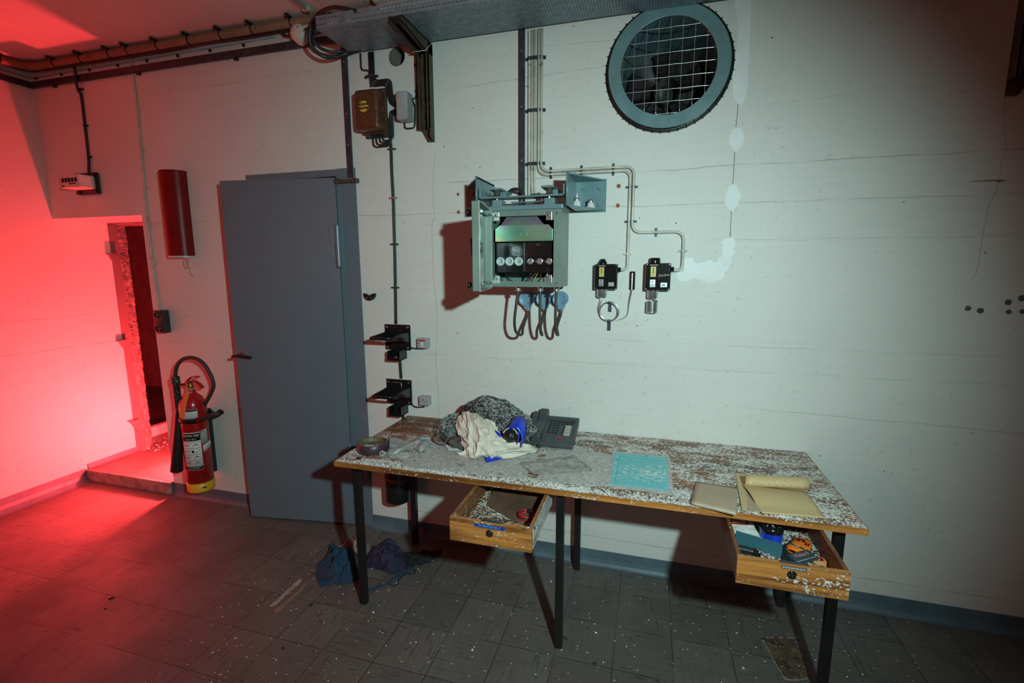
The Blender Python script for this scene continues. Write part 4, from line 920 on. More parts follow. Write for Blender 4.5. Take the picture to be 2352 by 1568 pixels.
# front frame with notched opening
OX0, OX1, OZ0, OZ1 = -0.700, -0.419, 1.525, 1.812
m = MB(); y = YF
m.bb(X0, X1, y, y - 0.003, OZ1 - 0.006, Z1); m.bb(X0, X1, y, y - 0.003, Z0, OZ0 - 0.006); m.bb(OX1, X1, y, y - 0.003, OZ0 - 0.006, OZ1 - 0.006); m.bb(X0, OX0 - 0.0, y, y - 0.003, OZ0 - 0.006, OZ1 - 0.006)
for (xa, xb, za, zb) in ((OX0, OX0 + 0.035, OZ1 - 0.026, OZ1 - 0.006), (OX1 - 0.035, OX1, OZ1 - 0.026, OZ1 - 0.006), (OX0, OX0 + 0.035, OZ0 - 0.006, OZ0 + 0.012), (OX1 - 0.040, OX1, OZ0 - 0.006, OZ0 + 0.012)): m.bb(xa, xb, y, y - 0.003, za, zb)
m.build('front_frame', M_GREEN, t)
m = MB()
for u, v in ((1279, 489), (1278, 650)): x, z = px(u, v); m.cyl((x, YF - 0.0028, z), (x, YF - 0.0036, z), 0.0034, seg=12)
for u, v in ((1257, 487), (1267, 486), (1275, 533), (1278, 562), (1279, 578), (1275, 612), (1256, 652), (1266, 652)): x, z = px(u, v); m.cyl((x, YF - 0.0028, z), (x, YF - 0.0036, z), 0.0016, seg=10)
m.build('screw_holes', M_DARK, t)
for u, v in ((1141, 497), (1262, 496), (1143, 642), (1262, 640)):
    x, z = px(u, v); c_ = MB().bb(x - 0.011, x + 0.011, YF - 0.006, YF - 0.003, z - 0.018, z + 0.018, 0.001).build('corner_clip', M_STEEL, t)
    m = MB(); m.lathe([(0.0, 0.004), (0.006, 0.0035), (0.0065, 0.0)], (x, YF - 0.006, z + 0.004), (0, -1, 0), 14); m.build('screw', M_STEEL, c_)
# iridescent cover plate
pt = [(-0.690, 1.752), (-0.690, 1.700), (-0.425, 1.700), (-0.425, 1.748), (-0.445, 1.768), (-0.668, 1.768)]
ir = MB().prism([(x, YF + 0.004, z) for x, z in pt], (0, 0.003, 0)).build('cover_plate', M_IRID, t, bevel=0.0008)
MB().prism([(-0.665, YF + 0.006, 1.768), (-0.640, YF + 0.02, 1.806), (-0.500, YF + 0.02, 1.806), (-0.465, YF + 0.006, 1.768)], (0, 0.003, 0)).build('cover_flap', M_IRID, ir)
MB().torus((-0.558, YF + 0.003, 1.727), 0.016, 0.0007, (0, 1, 0), 28).build('knockout', M_IRID, ir)
MB().bb(-0.690, -0.425, YF + 0.006, YF + 0.040, 1.697, 1.700).build('cover_lip', M_IRID, ir)
# two black fuse panels
PY = YF + 0.030
for k, (xa, xb) in enumerate(((-0.697, -0.562), (-0.556, -0.421))):
    pn = MB().bb(xa, xb, PY, PY + 0.05, 1.556, 1.694, 0.003).build('fuse_panel', M_GLOSS, t)
    m = MB(); zc = 1.608; hw = 0.020
    cx = (xa + xb) / 2; n = 12; L_ = 0.044
    loop = [V((cx + L_ + hw * math.sin(PI * i / n), PY - 0.001, zc + hw * math.cos(PI * i / n))) for i in range(n + 1)] + [V((cx - L_ - hw * math.sin(PI * i / n), PY - 0.001, zc - hw * math.cos(PI * i / n))) for i in range(n + 1)]
    m.tube(loop, 0.0012, 5, closed=True); m.build('raised_edge', M_GLOSS, pn)
    for j in range(3):
        x = cx + (j - 1) * 0.0435
        if k == 0:
            fz = MB(); fz.lathe([(0.0205, 0.0), (0.0205, 0.006), (0.018, 0.010), (0.013, 0.011), (0.0125, 0.008), (0.008, 0.008), (0.0075, 0.004), (0.0, 0.004)], (x, PY - 0.0, zc), (0, -1, 0), 28); fz = fz.build('fuse_cap', M_PORC, pn)
            MB().lathe([(0.0, 0.0062), (0.0055, 0.0055)], (x, PY, zc), (0, -1, 0), 14).build('fuse_eye', M_STEEL, fz)
        else:
            fz = MB(); fz.lathe([(0.020, 0.0), (0.020, 0.005), (0.0165, 0.006), (0.016, 0.001)], (x, PY, zc), (0, -1, 0), 28); fz = fz.build('fuse_holder', M_GLOSS, pn)
            MB().lathe([(0.0155, 0.001), (0.014, 0.003), (0.009, 0.0015), (0.0, 0.003)], (x, PY, zc), (0, -1, 0), 20).build('screw_thread', M_STEEL, fz)
    MB().text(('2210', 'I  I')[k], Mwall(xa + (0.075 if k == 0 else 0.06), PY - 0.0004, 1.682), 0.012).build('embossed_mark', M_GREY, pn)
MB().bb(-0.560, -0.558, PY - 0.003, PY + 0.01, 1.560, 1.692).build('divider', M_STEEL, t)
# loose wires below
M_WY = grime('yellow wire', (0.65, 0.45, 0.05), 0.4); M_WB = grime('blue wire', (0.05, 0.2, 0.35), 0.4); M_WR = grime('brown wire', (0.25, 0.1, 0.05), 0.4)
wires = [((-0.655, 1.556), (-0.640, 1.53), (-0.600, 1.50), 0.0055, M_CABLEB), ((-0.535, 1.556), (-0.550, 1.52), (-0.610, 1.50), 0.0042, M_CABLEB), ((-0.530, 1.556), (-0.560, 1.515), (-0.600, 1.502), 0.002, M_WB),
         ((-0.500, 1.556), (-0.512, 1.530), (-0.530, 1.502), 0.0018, M_WY), ((-0.545, 1.556), (-0.530, 1.530), (-0.515, 1.502), 0.0022, M_CABLEB), ((-0.452, 1.556), (-0.480, 1.52), (-0.520, 1.503), 0.0020, M_CABLEW), ((-0.508, 1.556), (-0.535, 1.53), (-0.56, 1.503), 0.0018, M_WR), ((-0.49, 1.556), (-0.48, 1.53), (-0.46, 1.503), 0.0018, M_WR)]
for (a, b, c, r_, mt) in wires:
    MB().tube(smoothp([(a[0], PY + 0.02, a[1]), (b[0], PY + 0.0, b[1]), (c[0], PY + 0.015, c[1])], 8), r_, 7).build('wire', mt, t)
# door leaf: opened square to the cabinet
DX0, DX1, DY0, DY1 = -0.735, -0.707, -0.600, -0.298
m = MB(); zz0, zz1 = 1.488, 1.838
m.bb(DX0, DX0 + 0.002, DY0, DY1, zz0, zz1); m.bb(DX0, DX1, DY0, DY0 + 0.002, zz0, zz1); m.bb(DX0, DX1, DY1 - 0.002, DY1, zz0, zz1); m.bb(DX0, DX1, DY0, DY1, zz0, zz0 + 0.002); m.bb(DX0, DX1, DY0, DY1, zz1 - 0.002, zz1)
door = m.build('cabinet_door', M_GREEN, t)
m = MB(); e = DX1 + 0.001
m.tube([(e, DY0, zz0), (e, DY0, zz1), (e, DY1, zz1), (e, DY1, zz0)], 0.0022, 6, closed=True); m.build('door_gasket', M_CREAM, door)
m = MB(); m.cyl((DX0 + 0.012, DY0 + 0.10, zz0 + 0.03), (DX0 + 0.012, DY0 + 0.10, zz1 - 0.03), 0.005); m.cyl((DX0 + 0.010, DY0 + 0.055, zz0 + 0.02), (DX0 + 0.010, DY0 + 0.055, zz1 - 0.02), 0.004); m.build('lock_rod', M_STEEL, door)
m = MB(); m.bb(DX0 + 0.002, DX0 + 0.022, DY0 + 0.02, DY0 + 0.12, 1.640, 1.690, 0.003); m.cyl((DX0 + 0.02, DY0 + 0.06, 1.665), (DX0 + 0.03, DY0 + 0.06, 1.665), 0.012, seg=12); m.build('latch', M_STEEL, door)
MB().bb(DX0 + 0.002, DX0 + 0.0035, DY0 + 0.15, DY0 + 0.24, 1.52, 1.62).build('paper_label', M_CREAM, door)
for z in (1.815, 1.514):
    m = MB(); m.bb(-0.706, -0.668, YF - 0.010, YF - 0.004, z - 0.008, z + 0.008, 0.001); m.tube([(-0.722, YF - 0.16, z), (-0.722, YF - 0.03, z), (-0.704, YF - 0.008, z)], 0.006, 8); m.build('hinge_arm', M_STEEL, door)
for z in (1.800, 1.510):
    m = MB(); m.cyl((DX0, DY0 + 0.055, z), (DX0 - 0.016, DY0 + 0.055, z), 0.005); m.build('knob_stem', M_STEEL, door); m = MB(); m.lathe([(0.006, 0.0), (0.016, 0.006), (0.017, 0.012), (0.012, 0.017), (0.0, 0.018)], (DX0 - 0.014, DY0 + 0.055, z), (-1, 0, 0), 18); m.build('knob', M_GLOSS, door)
m = MB(); m.prism([(DX0, DY0 + 0.07, 1.70), (DX0, DY0 + 0.09, 1.70), (DX0, DY0 + 0.10, 1.63), (DX0, DY0 + 0.085, 1.63)], (-0.02, 0, 0)); m.build('lever', M_BLACK, door)
og = ORG[t.name_full]; Q_ = V((-0.707, -0.296, 0)) - V((og.x, og.y, 0))
RD = Matrix.Translation(Q_) @ Matrix.Rotation(math.radians(9.7), 4, 'Z') @ Matrix.Translation(-Q_)
for o_ in [door] + [c_ for c_ in bpy.data.objects if c_.parent == door]: o_.data.transform(RD)
# cabinet top cap
m = MB(); m.bb(X0 - 0.004, X1 + 0.004, YF - 0.004, YB, Z1 + 0.001, Z1 + 0.020, 0.002); cap_ = m.build('top_cap', M_TEAL, t)
# glands under the cabinet
GX = []
for u in (1190, 1241, 1278):
    q = W(u, 668, -0.24); GX.append(q.x)
    m = MB(); m.cyl((q.x, -0.24, Z0), (q.x, -0.24, Z0 - 0.010), 0.0145, seg=6); m.cyl((q.x, -0.24, Z0 - 0.008), (q.x, -0.24, Z0 - 0.018), 0.0115, seg=20); m.lathe([(0.013, 0), (0.015, 0.003), (0.013, 0.006)], (q.x, -0.24, Z0 - 0.016), (0, 0, -1), 20); m.build('cable_gland', M_STEEL, t)

# round blue boxes behind
for k, u in enumerate((1207, 1247, 1285)):
    p = W(u, 687, -0.06)
    lab = ['leftmost of three round blue boxes under the fuse cabinet', 'middle one of three round blue boxes under the fuse cabinet', 'rightmost of three round blue boxes under the fuse cabinet'][k]
    b_ = thing('junction_box', lab, 'junction box', (p.x, 0, p.z), 'round blue junction boxes')
    MB().lathe([(0.036, 0.0), (0.036, 0.045), (0.037, 0.046), (0.037, 0.053), (0.033, 0.056), (0.031, 0.054), (0.0, 0.054)], (p.x, 0, p.z), (0, -1, 0), 36).build('body', M_BLUEJB, b_)
    MB().torus((p.x, -0.055, p.z), 0.0345, 0.0015, (0, 1, 0), 36).build('lid_rim', M_BLUEJB, b_)
    for a in (0.9, -0.9 + PI): MB().cyl((p.x + 0.026 * math.cos(a - 1.6), -0.054, p.z + 0.026 * math.sin(a - 1.6)), (p.x + 0.026 * math.cos(a - 1.6), -0.058, p.z + 0.026 * math.sin(a - 1.6)), 0.0035, seg=8).build('screw', M_STEEL, b_)
    m = MB(); m.prism([(p.x - 0.016, -0.008, p.z - 0.030), (p.x + 0.022, -0.008, p.z - 0.030), (p.x + 0.016, -0.008, p.z - 0.050), (p.x - 0.010, -0.008, p.z - 0.050)], (0, -0.040, 0)); m.build('neck', M_BLUEJB, b_, bevel=0.002)
    gx = p.x + 0.004
    m = MB(); m.cyl((gx, -0.03, p.z - 0.048), (gx, -0.03, p.z - 0.060), 0.0105, seg=6); m.torus((gx, -0.03, p.z - 0.058), 0.011, 0.002, (0, 0, 1), 18); m.build('gland', M_STEEL, b_)
    # loop of cable from the cabinet gland to the box gland
    c_ = thing('cable_loop', ['left', 'middle', 'right'][k] + ' loop of dusty rubber cable hanging below the fuse cabinet', 'cable', (p.x, -0.1, p.z - 0.1), 'rubber cable loops')
    q0 = V((GX[k], -0.24, Z0 - 0.018)); q1 = V((gx, -0.03, p.z - 0.058)); zb = W(u, 768, -0.13).z
    q2 = q0.copy(); dxm = [-0.022, -0.004, -0.006][k]
    pts = smoothp([q0, V((q0.x + dxm * 0.4, -0.238, q0.z - 0.06)), V((q0.x + dxm, -0.225, zb + 0.075)), V((q0.x + dxm + (q1.x - q0.x) * 0.15, -0.19, zb + 0.018)), V(((q0.x + q1.x) / 2 + dxm * 0.3, -0.135, zb)), V((q1.x - 0.012, -0.075, zb + 0.030)), V((q1.x - 0.002, -0.035, zb + 0.085)), q1], 8)
    MB().tube(pts, 0.0068, 9).build('cable_run', M_RUBBER, c_)

# ================================================================ teal angle frame carrying the cabinet
t = thing('mounting_frame', 'teal steel angle frame bolted to the wall above the fuse cabinet', 'frame', (-0.58, 0, 1.95))
def gusset(xi, side, label):
    s = side; x2 = xi + s * 0.150
    zt_, zb_ = 1.990, 1.848
    m = MB()
    m.bb(xi, x2, -0.008, 0, zb_ - 0.006, zt_ + 0.004)
    pl = m.build('wall_plate', M_TEAL, t, bevel=0.001)
    for dx in (0.045, 0.120):
        for z in (zt_ - 0.035, zb_ + 0.030): MB().cyl((xi + s * dx, -0.008, z), (xi + s * dx, -0.016, z), 0.0115, seg=6).build('bolt', M_TEAL, pl)
    m = MB(); D = 0.255
    m.bb(xi, xi + s * 0.007, -D, 0, zb_, zt_ + 0.004)
    m.prism([(xi, -D, zt_), (xi, -0.006, zt_), (x2, -0.006, zt_)], (0, 0, -0.006))
    m.prism([(xi, -D, zb_), (xi, -0.006, zb_), (x2, -0.006, zb_)], (0, 0, 0.006))
    m.tube([(xi + s * 0.0035, -D, zb_), (xi + s * 0.0035, -D, zt_ + 0.003)], 0.0045, 8)
    g = m.build('gusset', M_TEAL, t)
gusset(-0.374, 1, ''); gusset(-0.786, -1, '')
# flat bar with upturned ends, two of them (front and rear)
for yb in (-0.225,):
    m = MB(); zf = 1.893
    m.bb(-0.779, -0.381, yb - 0.025, yb + 0.045, zf, zf + 0.007); m.bb(-0.779, -0.772, yb - 0.025, yb + 0.045, zf, zf + 0.048); m.bb(-0.388, -0.381, yb - 0.025, yb + 0.045, zf, zf + 0.048)
    cb = m.build('cross_bar', M_TEAL, t, bevel=0.001)
m = MB(); m.bb(-0.66, -0.46, -0.13, -0.10, 1.884, 1.890, 0.002); m.build('cross_bar', M_TEAL, t)
for xm in (-0.700, -0.455):
    mt = MB(); mt.lathe([(0.021, 0.0), (0.014, 0.010), (0.013, 0.014), (0.014, 0.018), (0.021, 0.030)], (xm, -0.222, zf + 0.007), (0, 0, 1), 22); mt = mt.build('rubber_mount', M_RUBBER, t)
    MB().bb(xm - 0.032, xm + 0.024, -0.250, -0.06, zf + 0.037, zf + 0.046, 0.001).build('top_bar', M_TEAL, mt)
    MB().bb(xm + 0.002, xm + 0.030, -0.190, -0.150, zf + 0.007, zf + 0.036, 0.001).build('spacer', M_TEAL, mt)
    MB().bb(xm - 0.020, xm + 0.025, -0.235, -0.170, Z1 + 0.020, zf - 0.006, 0.001).build('lower_spacer', M_TEAL, mt)
    m = MB(); m.cyl((xm, -0.222, Z1 + 0.018), (xm, -0.222, zf), 0.006, seg=10); m.cyl((xm, -0.222, zf + 0.046), (xm, -0.222, zf + 0.051), 0.008, seg=6); m.build('bolt', M_STEEL, mt)
t2 = thing('cable', 'black cable bending down into the top of the fuse cabinet', 'cable', (-0.64, -0.06, 1.93))
MB().tube(smoothp([(-0.70, -0.085, 1.925), (-0.67, -0.085, 1.952), (-0.635, -0.085, 1.952), (-0.612, -0.085, 1.935), (-0.608, -0.09, 1.87), (-0.60, -0.105, 1.853)], 8), 0.0075, 8).build('cable_run', M_CABLEB, t2)
# spare fuse caps standing in the right bracket
M_PORC2 = grime('porcelain', (0.60, 0.64, 0.64), 0.25, var=0.05)
def fusecap(x, y, label, body_r, tall, tilt=0):
    z = 1.8545; t = thing('fuse', label, 'fuse', (x, y, z), 'spare fuses on the bracket')
    m = MB(); m.lathe([(body_r, 0.0), (body_r, 0.020), (body_r * 0.88, 0.026), (body_r * 0.80, 0.028)], (x, y, z), (0, 0, 1), 26)
    for k in range(9): a = 2 * PI * k / 9; m.tube([(x + body_r * math.cos(a), y + body_r * math.sin(a), z + 0.0005), (x + body_r * math.cos(a), y + body_r * math.sin(a), z + 0.012)], 0.0028, 6)
    m.build('porcelain_cap', M_PORC2, t)
    MB().lathe([(body_r * 0.86, 0.027), (body_r * 0.9, 0.030), (body_r * 0.9, 0.038), (body_r * 0.8, 0.040)], (x, y, z), (0, 0, 1), 24).build('screw_thread', M_STEEL, t)
    if tall:
        m = MB(); m.lathe([(0.006, 0.038), (0.006, 0.052), (0.0035, 0.054), (0.0035, 0.062), (0.0, 0.063)], (x, y, z), (0, 0, 1), 18); m.build('cartridge', M_PORC2, t)
a = W(1325, 473, -0.13); fusecap(a.x - 0.0, -0.130, 'tall white spare fuse with a cartridge tip standing on the right bracket', 0.0165, True)
a = W(1356, 478, -0.060); fusecap(a.x, -0.052, 'short white spare fuse cap standing on the right bracket', 0.0165, False)
# ================================================================ work table with drawers
TR = V((-0.303, -0.345, 0.0))
TABLE = thing('work_table', 'long wooden work table covered in white paint flakes, on thin black steel legs', 'table', tuple(TR))
def tf(t, x, y, z):
    a = t.M('MULTIPLY', t.ramp(x, -0.62, -0.20, 0.13, 0.0), t.ramp(y, -0.03, 0.10))
    f_ = t.M('MULTIPLY', t.ramp(x, -0.30, -0.05, 1, 0), t.ramp(y, 0.0, -0.08))
    b = t.M('MULTIPLY', f_, -0.035)
    c = t.ramp(y, -0.335, -0.29, -0.05, 0.0)
    return t.M('ADD', t.M('ADD', a, b), c)
M_TOP = wood_mat('flaked table top', (0.30, 0.125, 0.05), (0.13, 0.05, 0.02), 2.5, 50, 50, flakes=0.72, fscale=150, field=tf)
M_EDGE = wood_mat('oiled wood edge', (0.52, 0.20, 0.04), (0.20, 0.065, 0.012), 3, 60, 60, flakes=0.02, fscale=170)
M_DRAWER = wood_mat('drawer wood', (0.50, 0.20, 0.045), (0.17, 0.055, 0.012), 3, 45, 60, flakes=0.13, fscale=150)
M_DRIN = wood_mat('drawer inside wood', (0.30, 0.11, 0.03), (0.14, 0.045, 0.012), 4, 4, 45, flakes=0.08, fscale=160)
M_DRBOT = wood_mat('drawer bottom', (0.22, 0.10, 0.05), (0.09, 0.04, 0.02), 20, 20, 20, flakes=0.55, fscale=130)
M_WHITEWOOD = wood_mat('white dusted wood', (0.60, 0.58, 0.53), (0.30, 0.26, 0.22), 60, 4, 60, flakes=0.4, fscale=160)
TZ = 0.735
tt = MB().bb(-1.319, 0.713, -0.680, -0.004, 0.712, TZ).build('table_top', M_TOP, TABLE)
MB().bb(-1.321, 0.715, -0.684, -0.680, 0.7105, 0.7345, 0.0012).build('edge_band', M_EDGE, tt)
MB().bb(-1.323, -1.319, -0.684, -0.004, 0.7105, 0.7345, 0.0012).build('edge_band', M_EDGE, tt)
MB().bb(0.713, 0.717, -0.684, -0.004, 0.7105, 0.7345, 0.0012).build('edge_band', M_EDGE, tt)
for (x, y) in ((-1.255, -0.612), (-0.314, -0.620), (0.664, -0.600), (-1.256, -0.090), (-0.318, -0.076), (0.645, -0.090)):
    MB().bb(x - 0.016, x + 0.016, y - 0.014, y + 0.014, 0.0, 0.711, 0.002).build('leg', M_BLACK, TABLE)
def drawer(x0, x1, yf, yb, col_side):
    zt, zb, th = 0.700, 0.612, 0.013
    m = MB()
    m.bb(x0, x1, yf, yf + 0.016, zb, zt, 0.0012)
    d_ = m.build('drawer', M_DRAWER, TABLE)
    m = MB(); m.bb(x0, x0 + th, yf + 0.016, yb, zb + 0.006, zt, 0.001); m.build('left_side', M_DRIN, d_)
    m = MB(); m.bb(x1 - th, x1, yf + 0.016, yb, zb + 0.006, zt, 0.001); m.build('right_side', M_DRIN, d_)
    if col_side: MB().bb(x1, x1 + 0.0015, yf + 0.016, yb, zb + 0.006, zt - 0.004).build('dusty_runner', M_WHITEWOOD, d_)
    MB().bb(x0 + th, x1 - th, yf + 0.016, yb, zb + 0.008, zb + 0.014).build('bottom', M_DRBOT, d_)
    MB().bb(x0, x1, yb, yb + 0.012, zb + 0.006, zt).build('back', M_DRIN, d_)
    for x in (x0 - 0.016, x1 + 0.003): MB().bb(x, x + 0.012, -0.640, yb + 0.2, 0.690, 0.711).build('runner', M_DRIN, d_)
    return d_
DL = drawer(-0.662, -0.358, -0.928, -0.500, True)
DR = drawer(0.290, 0.595, -0.904, -0.470, False)
def lock(d_, u, v, y, big):
    p = W(u, v, y); r_ = 0.0135
    lk = MB(); lk.lathe([(0.0, 0.0035), (r_ * 0.85, 0.003), (r_, 0.0)], (p.x, y, p.z), (0, -1, 0), 26); lk = lk.build('lock_plate', M_GLOSS, d_); 
    m = MB(); m.bb(p.x - 0.0012, p.x + 0.0012, y - 0.0045, y - 0.0025, p.z - 0.006, p.z + 0.006); m.cyl((p.x, y - 0.0025, p.z + 0.003), (p.x, y - 0.0045, p.z + 0.003), 0.0025, seg=10)
    for s in (-1, 1): m.cyl((p.x + s * 0.009, y - 0.002, p.z), (p.x + s * 0.009, y - 0.0045, p.z), 0.0018, seg=8)
    return m.build('keyhole', M_STEEL, d_)
lock(DL, 1124, 1225, -0.928, 0); lock(DR, 1819, 1320, -0.904, 0)
def label(d_, u0, v0, u1, v1, y, txt, mat, tmat, h=0.0095):
    a, b = W(u0, v0, y), W(u1, v1, y); c = (a + b) / 2; w = (b.x - a.x)
    MB().bb(c.x - w / 2, c.x + w / 2, y - 0.0008, y, c.z - h / 2, c.z + h / 2, 0.0003).build('label_strip', mat, d_)
    MB().text(txt, Mwall(c.x, y - 0.0009, c.z), h * 0.72).build('label_text', tmat, d_)
M_BLUETAPE = flat('blue embossing tape', (0.010, 0.055, 0.33), 0.3); M_PALEB = flat('pale blue print', (0.12, 0.5, 0.85), 0.5, bump=0)
M_SLATE = flat('slate embossing tape', (0.04, 0.07, 0.08), 0.3)
label(DL, 1089, 1204.5, 1160, 1215, -0.928, 'P.T IND.N OG IND. D', M_BLUETAPE, M_PALEB, 0.0115)
label(DR, 1794, 1300.5, 1853, 1310, -0.904, 'BYGNINGSTJENESTE', M_SLATE, M_WHITE, 0.0095)
for d_, ua, va, ub, vb, y in ((DL, 1106, 1196, 1156, 1203, -0.920), (DR, 1791, 1285, 1858, 1297, -0.896)):
    a, b = W(ua, va, y), W(ub, vb, y); MB().bb(a.x, b.x, y - 0.003, y + 0.006, 0.6995, 0.7035, 0.0015).build('lock_edge_plate', M_STRAP, d_)

# ---------------------------------------------------------------- cloth helper
def cloth(fn, nu, nv, amp, fs, seed, ridged=True, axis=V((0, 0, 1))):
    def g(u, v):
        p = V(fn(u, v)); n = noise.noise(V((p.x * fs, p.y * fs * 0.8 + p.z * fs * .3, seed)))
        n2 = noise.noise(V((p.x * fs * 2.7, p.y * fs * 2.2, seed + 9))) * 0.4
        n = (1 - abs(n) * 2.2) if ridged else n
        return p + axis * (amp * (n + n2))
    return MB().grid(g, nu, nv)
def cat(P, t):
    n = len(P) - 1; i = min(int(t * n), n - 1); f_ = t * n - i
    a, b, c, d_ = P[max(i - 1, 0)], P[i], P[i + 1], P[min(i + 2, n)]
    return 0.5 * ((2 * b) + (c - a) * f_ + (2 * a - 5 * b + 4 * c - d_) * f_ ** 2 + (3 * b - a - 3 * c + d_) * f_ ** 3)
def patch(rows): return lambda u, v: cat([cat(r, u) for r in rows], v)
def quad(a, b, c, d_): return lambda u, v: (a.lerp(b, u)).lerp(d_.lerp(c, u), v)
def T(u, v, dz=0.0): return Hz(u, v, TZ + dz)

# dusty desk mats
M_MAT = None
def mat_sheet():
    t = NT('dusty clear desk mat'); n1 = t.noise(70, 4, 0.65); n2 = t.noise(9, 4, 0.6); n3 = t.noise(22, 3, 0.6)
    c = t.mix(t.ramp(n1, 0.4, 0.6), (0.34, 0.33, 0.31), (0.50, 0.49, 0.47))
    c = t.mix(t.ramp(n3, 0.60, 0.68, 0, 0.75), c, (0.15, 0.115, 0.10))
    c = t.mix(t.ramp(t.noise(150, 3), 0.6, 0.66, 0, 0.8), c, (0.75, 0.75, 0.72))
    t.bump(n1, 0.4, 0.002); return t.fin(c, 0.45)
M_MAT = mat_sheet()
def sheet(name, pts, mat, lab, cat_, dz=0.0006, th=0.0012, parent=None):
    P = [T(u, v, dz) for u, v in pts]; o = MB().prism(P, (0, 0, th)).build(name, mat, parent)
    if lab: tag(o, lab, cat_)
    return o
sheet('desk_mat', [(918, 1071), (962, 1022), (1010, 1018), (1238, 1042), (1204, 1101)], M_MAT, 'dusty grey plastic desk mat under the white cloth, left of the gap', 'desk mat')
sheet('desk_mat', [(1231, 1104), (1259, 1030), (1330, 1028), (1408, 1046), (1402, 1118)], M_MAT, 'dusty grey plastic desk mat in front of the telephone', 'desk mat')
# cyan form in its folder
sheet('clear_folder', [(1407, 1036), (1538, 1048), (1548, 1138), (1396, 1118)], M_MAT, 'dusty clear folder lying under the cyan form', 'folder', 0.0022)
def form_mat():
    t = NT('cyan form'); x, y, z = t.xyz()
    lx = t.ramp(t.M('ABSOLUTE', t.M('SUBTRACT', t.M('FRACT', t.M('DIVIDE', x, 0.0062)), 0.5)), 0.0, 0.16, 1, 0)
    inr = t.M('MULTIPLY', t.M('MULTIPLY', t.ramp(x, -0.092, -0.091), t.ramp(x, 0.100, 0.101, 1, 0)), t.M('MULTIPLY', t.ramp(y, -0.155, -0.154), t.ramp(y, 0.090, 0.091, 1, 0)))
    c = t.mix(t.M('MULTIPLY', t.M('MULTIPLY', lx, inr), 0.6), (0.13, 0.52, 0.56), (0.02, 0.17, 0.20))
    for (hx0, hx1, hy) in ((-0.092, 0.1, 0.0905), (-0.092, 0.1, 0.118), (-0.092, 0.1, 0.128)):
        l = t.ramp(t.M('ABSOLUTE', t.M('SUBTRACT', y, hy)), 0.0006, 0.0012, 0.8, 0); l = t.M('MULTIPLY', l, t.M('MULTIPLY', t.ramp(x, hx0, hx0 + .001), t.ramp(x, hx1, hx1 + .001, 1, 0))); c = t.mix(l, c, (0.01, 0.1, 0.12))
    l = t.ramp(t.M('ABSOLUTE', t.M('SUBTRACT', x, -0.092)), 0.0006, 0.0012, 0.8, 0); l = t.M('MULTIPLY', l, t.ramp(y, 0.128, 0.129, 1, 0)); c = t.mix(l, c, (0.01, 0.1, 0.12))
    f_ = t.noise(60, 5, 0.7, t.sc(t.co(), 0.7, 1.2, 1)); fld = t.M('MULTIPLY', t.ramp(t.M('ABSOLUTE', t.M('ADD', y, 0.02)), 0.03, 0.12, 0.10, 0), t.ramp(x, -0.1, 0.02, 0.5, 1))
    m = t.ramp(t.M('ADD', f_, fld), 0.60, 0.63); c = t.mix(m, c, (0.62, 0.72, 0.70))
    vd = t.vor(14); c = t.mix(t.M('MULTIPLY', t.ramp(vd, 0.10, 0.16, 0.9, 0), t.ramp(t.noise(8, 2), 0.55, 0.58)), c, (0.01, 0.03, 0.03))
    t.bump(m, 0.5, 0.002); return t.fin(c, 0.45)
A_, B_, C_, D_ = T(1411, 1040, .004), T(1530, 1050, .004), T(1537, 1127, .004), T(1402, 1112, .004)
cf = thing('form_sheet', 'cyan ruled form sprinkled with paint flakes, on a clear folder', 'form', tuple((A_ + B_ + C_ + D_) / 4))
MB().prism([A_, B_, C_, D_], (0, 0, 0.0012)).build('sheet', form_mat(), cf)
# brown notebook hanging over the edge
P4 = [T(1599, 1104, .012), T(1694, 1119, .012), T(1691, 1181, .010), T(1588, 1156, .010)]
nb = thing('notebook', 'brown covered notebook sticking out over the front edge of the table', 'notebook', tuple((P4[0] + P4[2]) / 2))
def nbf(k0, k1):
    def f_(u, v):
        p = quad(*P4)(u, v); p = p.copy(); p.z = TZ + 0.0025 + k0 + (0.004 * math.sin(v * 2.5)) * (0.3 + 0.7 * v) + 0.003 * k1 * v; return p
    return f_
MB().grid(nbf(0.001, 0), 8, 12).build('back_cover', M_BROWNP, nb, solid=0.0012); MB().grid(nbf(0.0045, 0.6), 8, 12).build('pages', M_CREAM, nb, solid=0.004); MB().grid(nbf(0.0075, 1.0), 8, 12).build('front_cover', M_BROWNP, nb, solid=0.0012)
# ruled pad with its sheets rolled back
def ruled(name, col, lcol, per, ang):
    t = NT(name); x, y, z = t.xyz(); s_ = t.M('ADD', t.M('MULTIPLY', x, math.sin(ang)), t.M('MULTIPLY', y, math.cos(ang)))
    l = t.ramp(t.M('ABSOLUTE', t.M('SUBTRACT', t.M('FRACT', t.M('DIVIDE', s_, per)), 0.5)), 0.04, 0.14, 1, 0)
    c = t.mix(t.ramp(t.noise(4, 3), 0.3, 0.7), tuple(a * 0.88 for a in col), col); c = t.mix(t.M('MULTIPLY', l, 0.45), c, lcol); c = t.mix(t.ramp(t.noise(160, 2), 0.69, 0.72), c, (0.75, 0.75, 0.7))
    return t.fin(c, 0.65)
M_RULED = ruled('ruled buff paper', (0.60, 0.44, 0.22), (0.30, 0.20, 0.10), 0.0042, 0.02)
pd = thing('writing_pad', 'buff ruled writing pad with rolled back top sheets, at the right end of the table', 'writing pad', tuple(T(1780, 1140)))
MB().prism([T(1688, 1087, .001), T(1838, 1105, .001), T(1880, 1188, .001), T(1712, 1172, .001)], (0, 0, 0.003)).build('back_board', M_RULED, pd)
MB().prism([T(1693, 1110, .0045), T(1713, 1112, .0045), T(1717, 1172, .0045), T(1704, 1170, .0045)], (0, 0, 0.002)).build('cardboard_strip', M_RULED, pd)
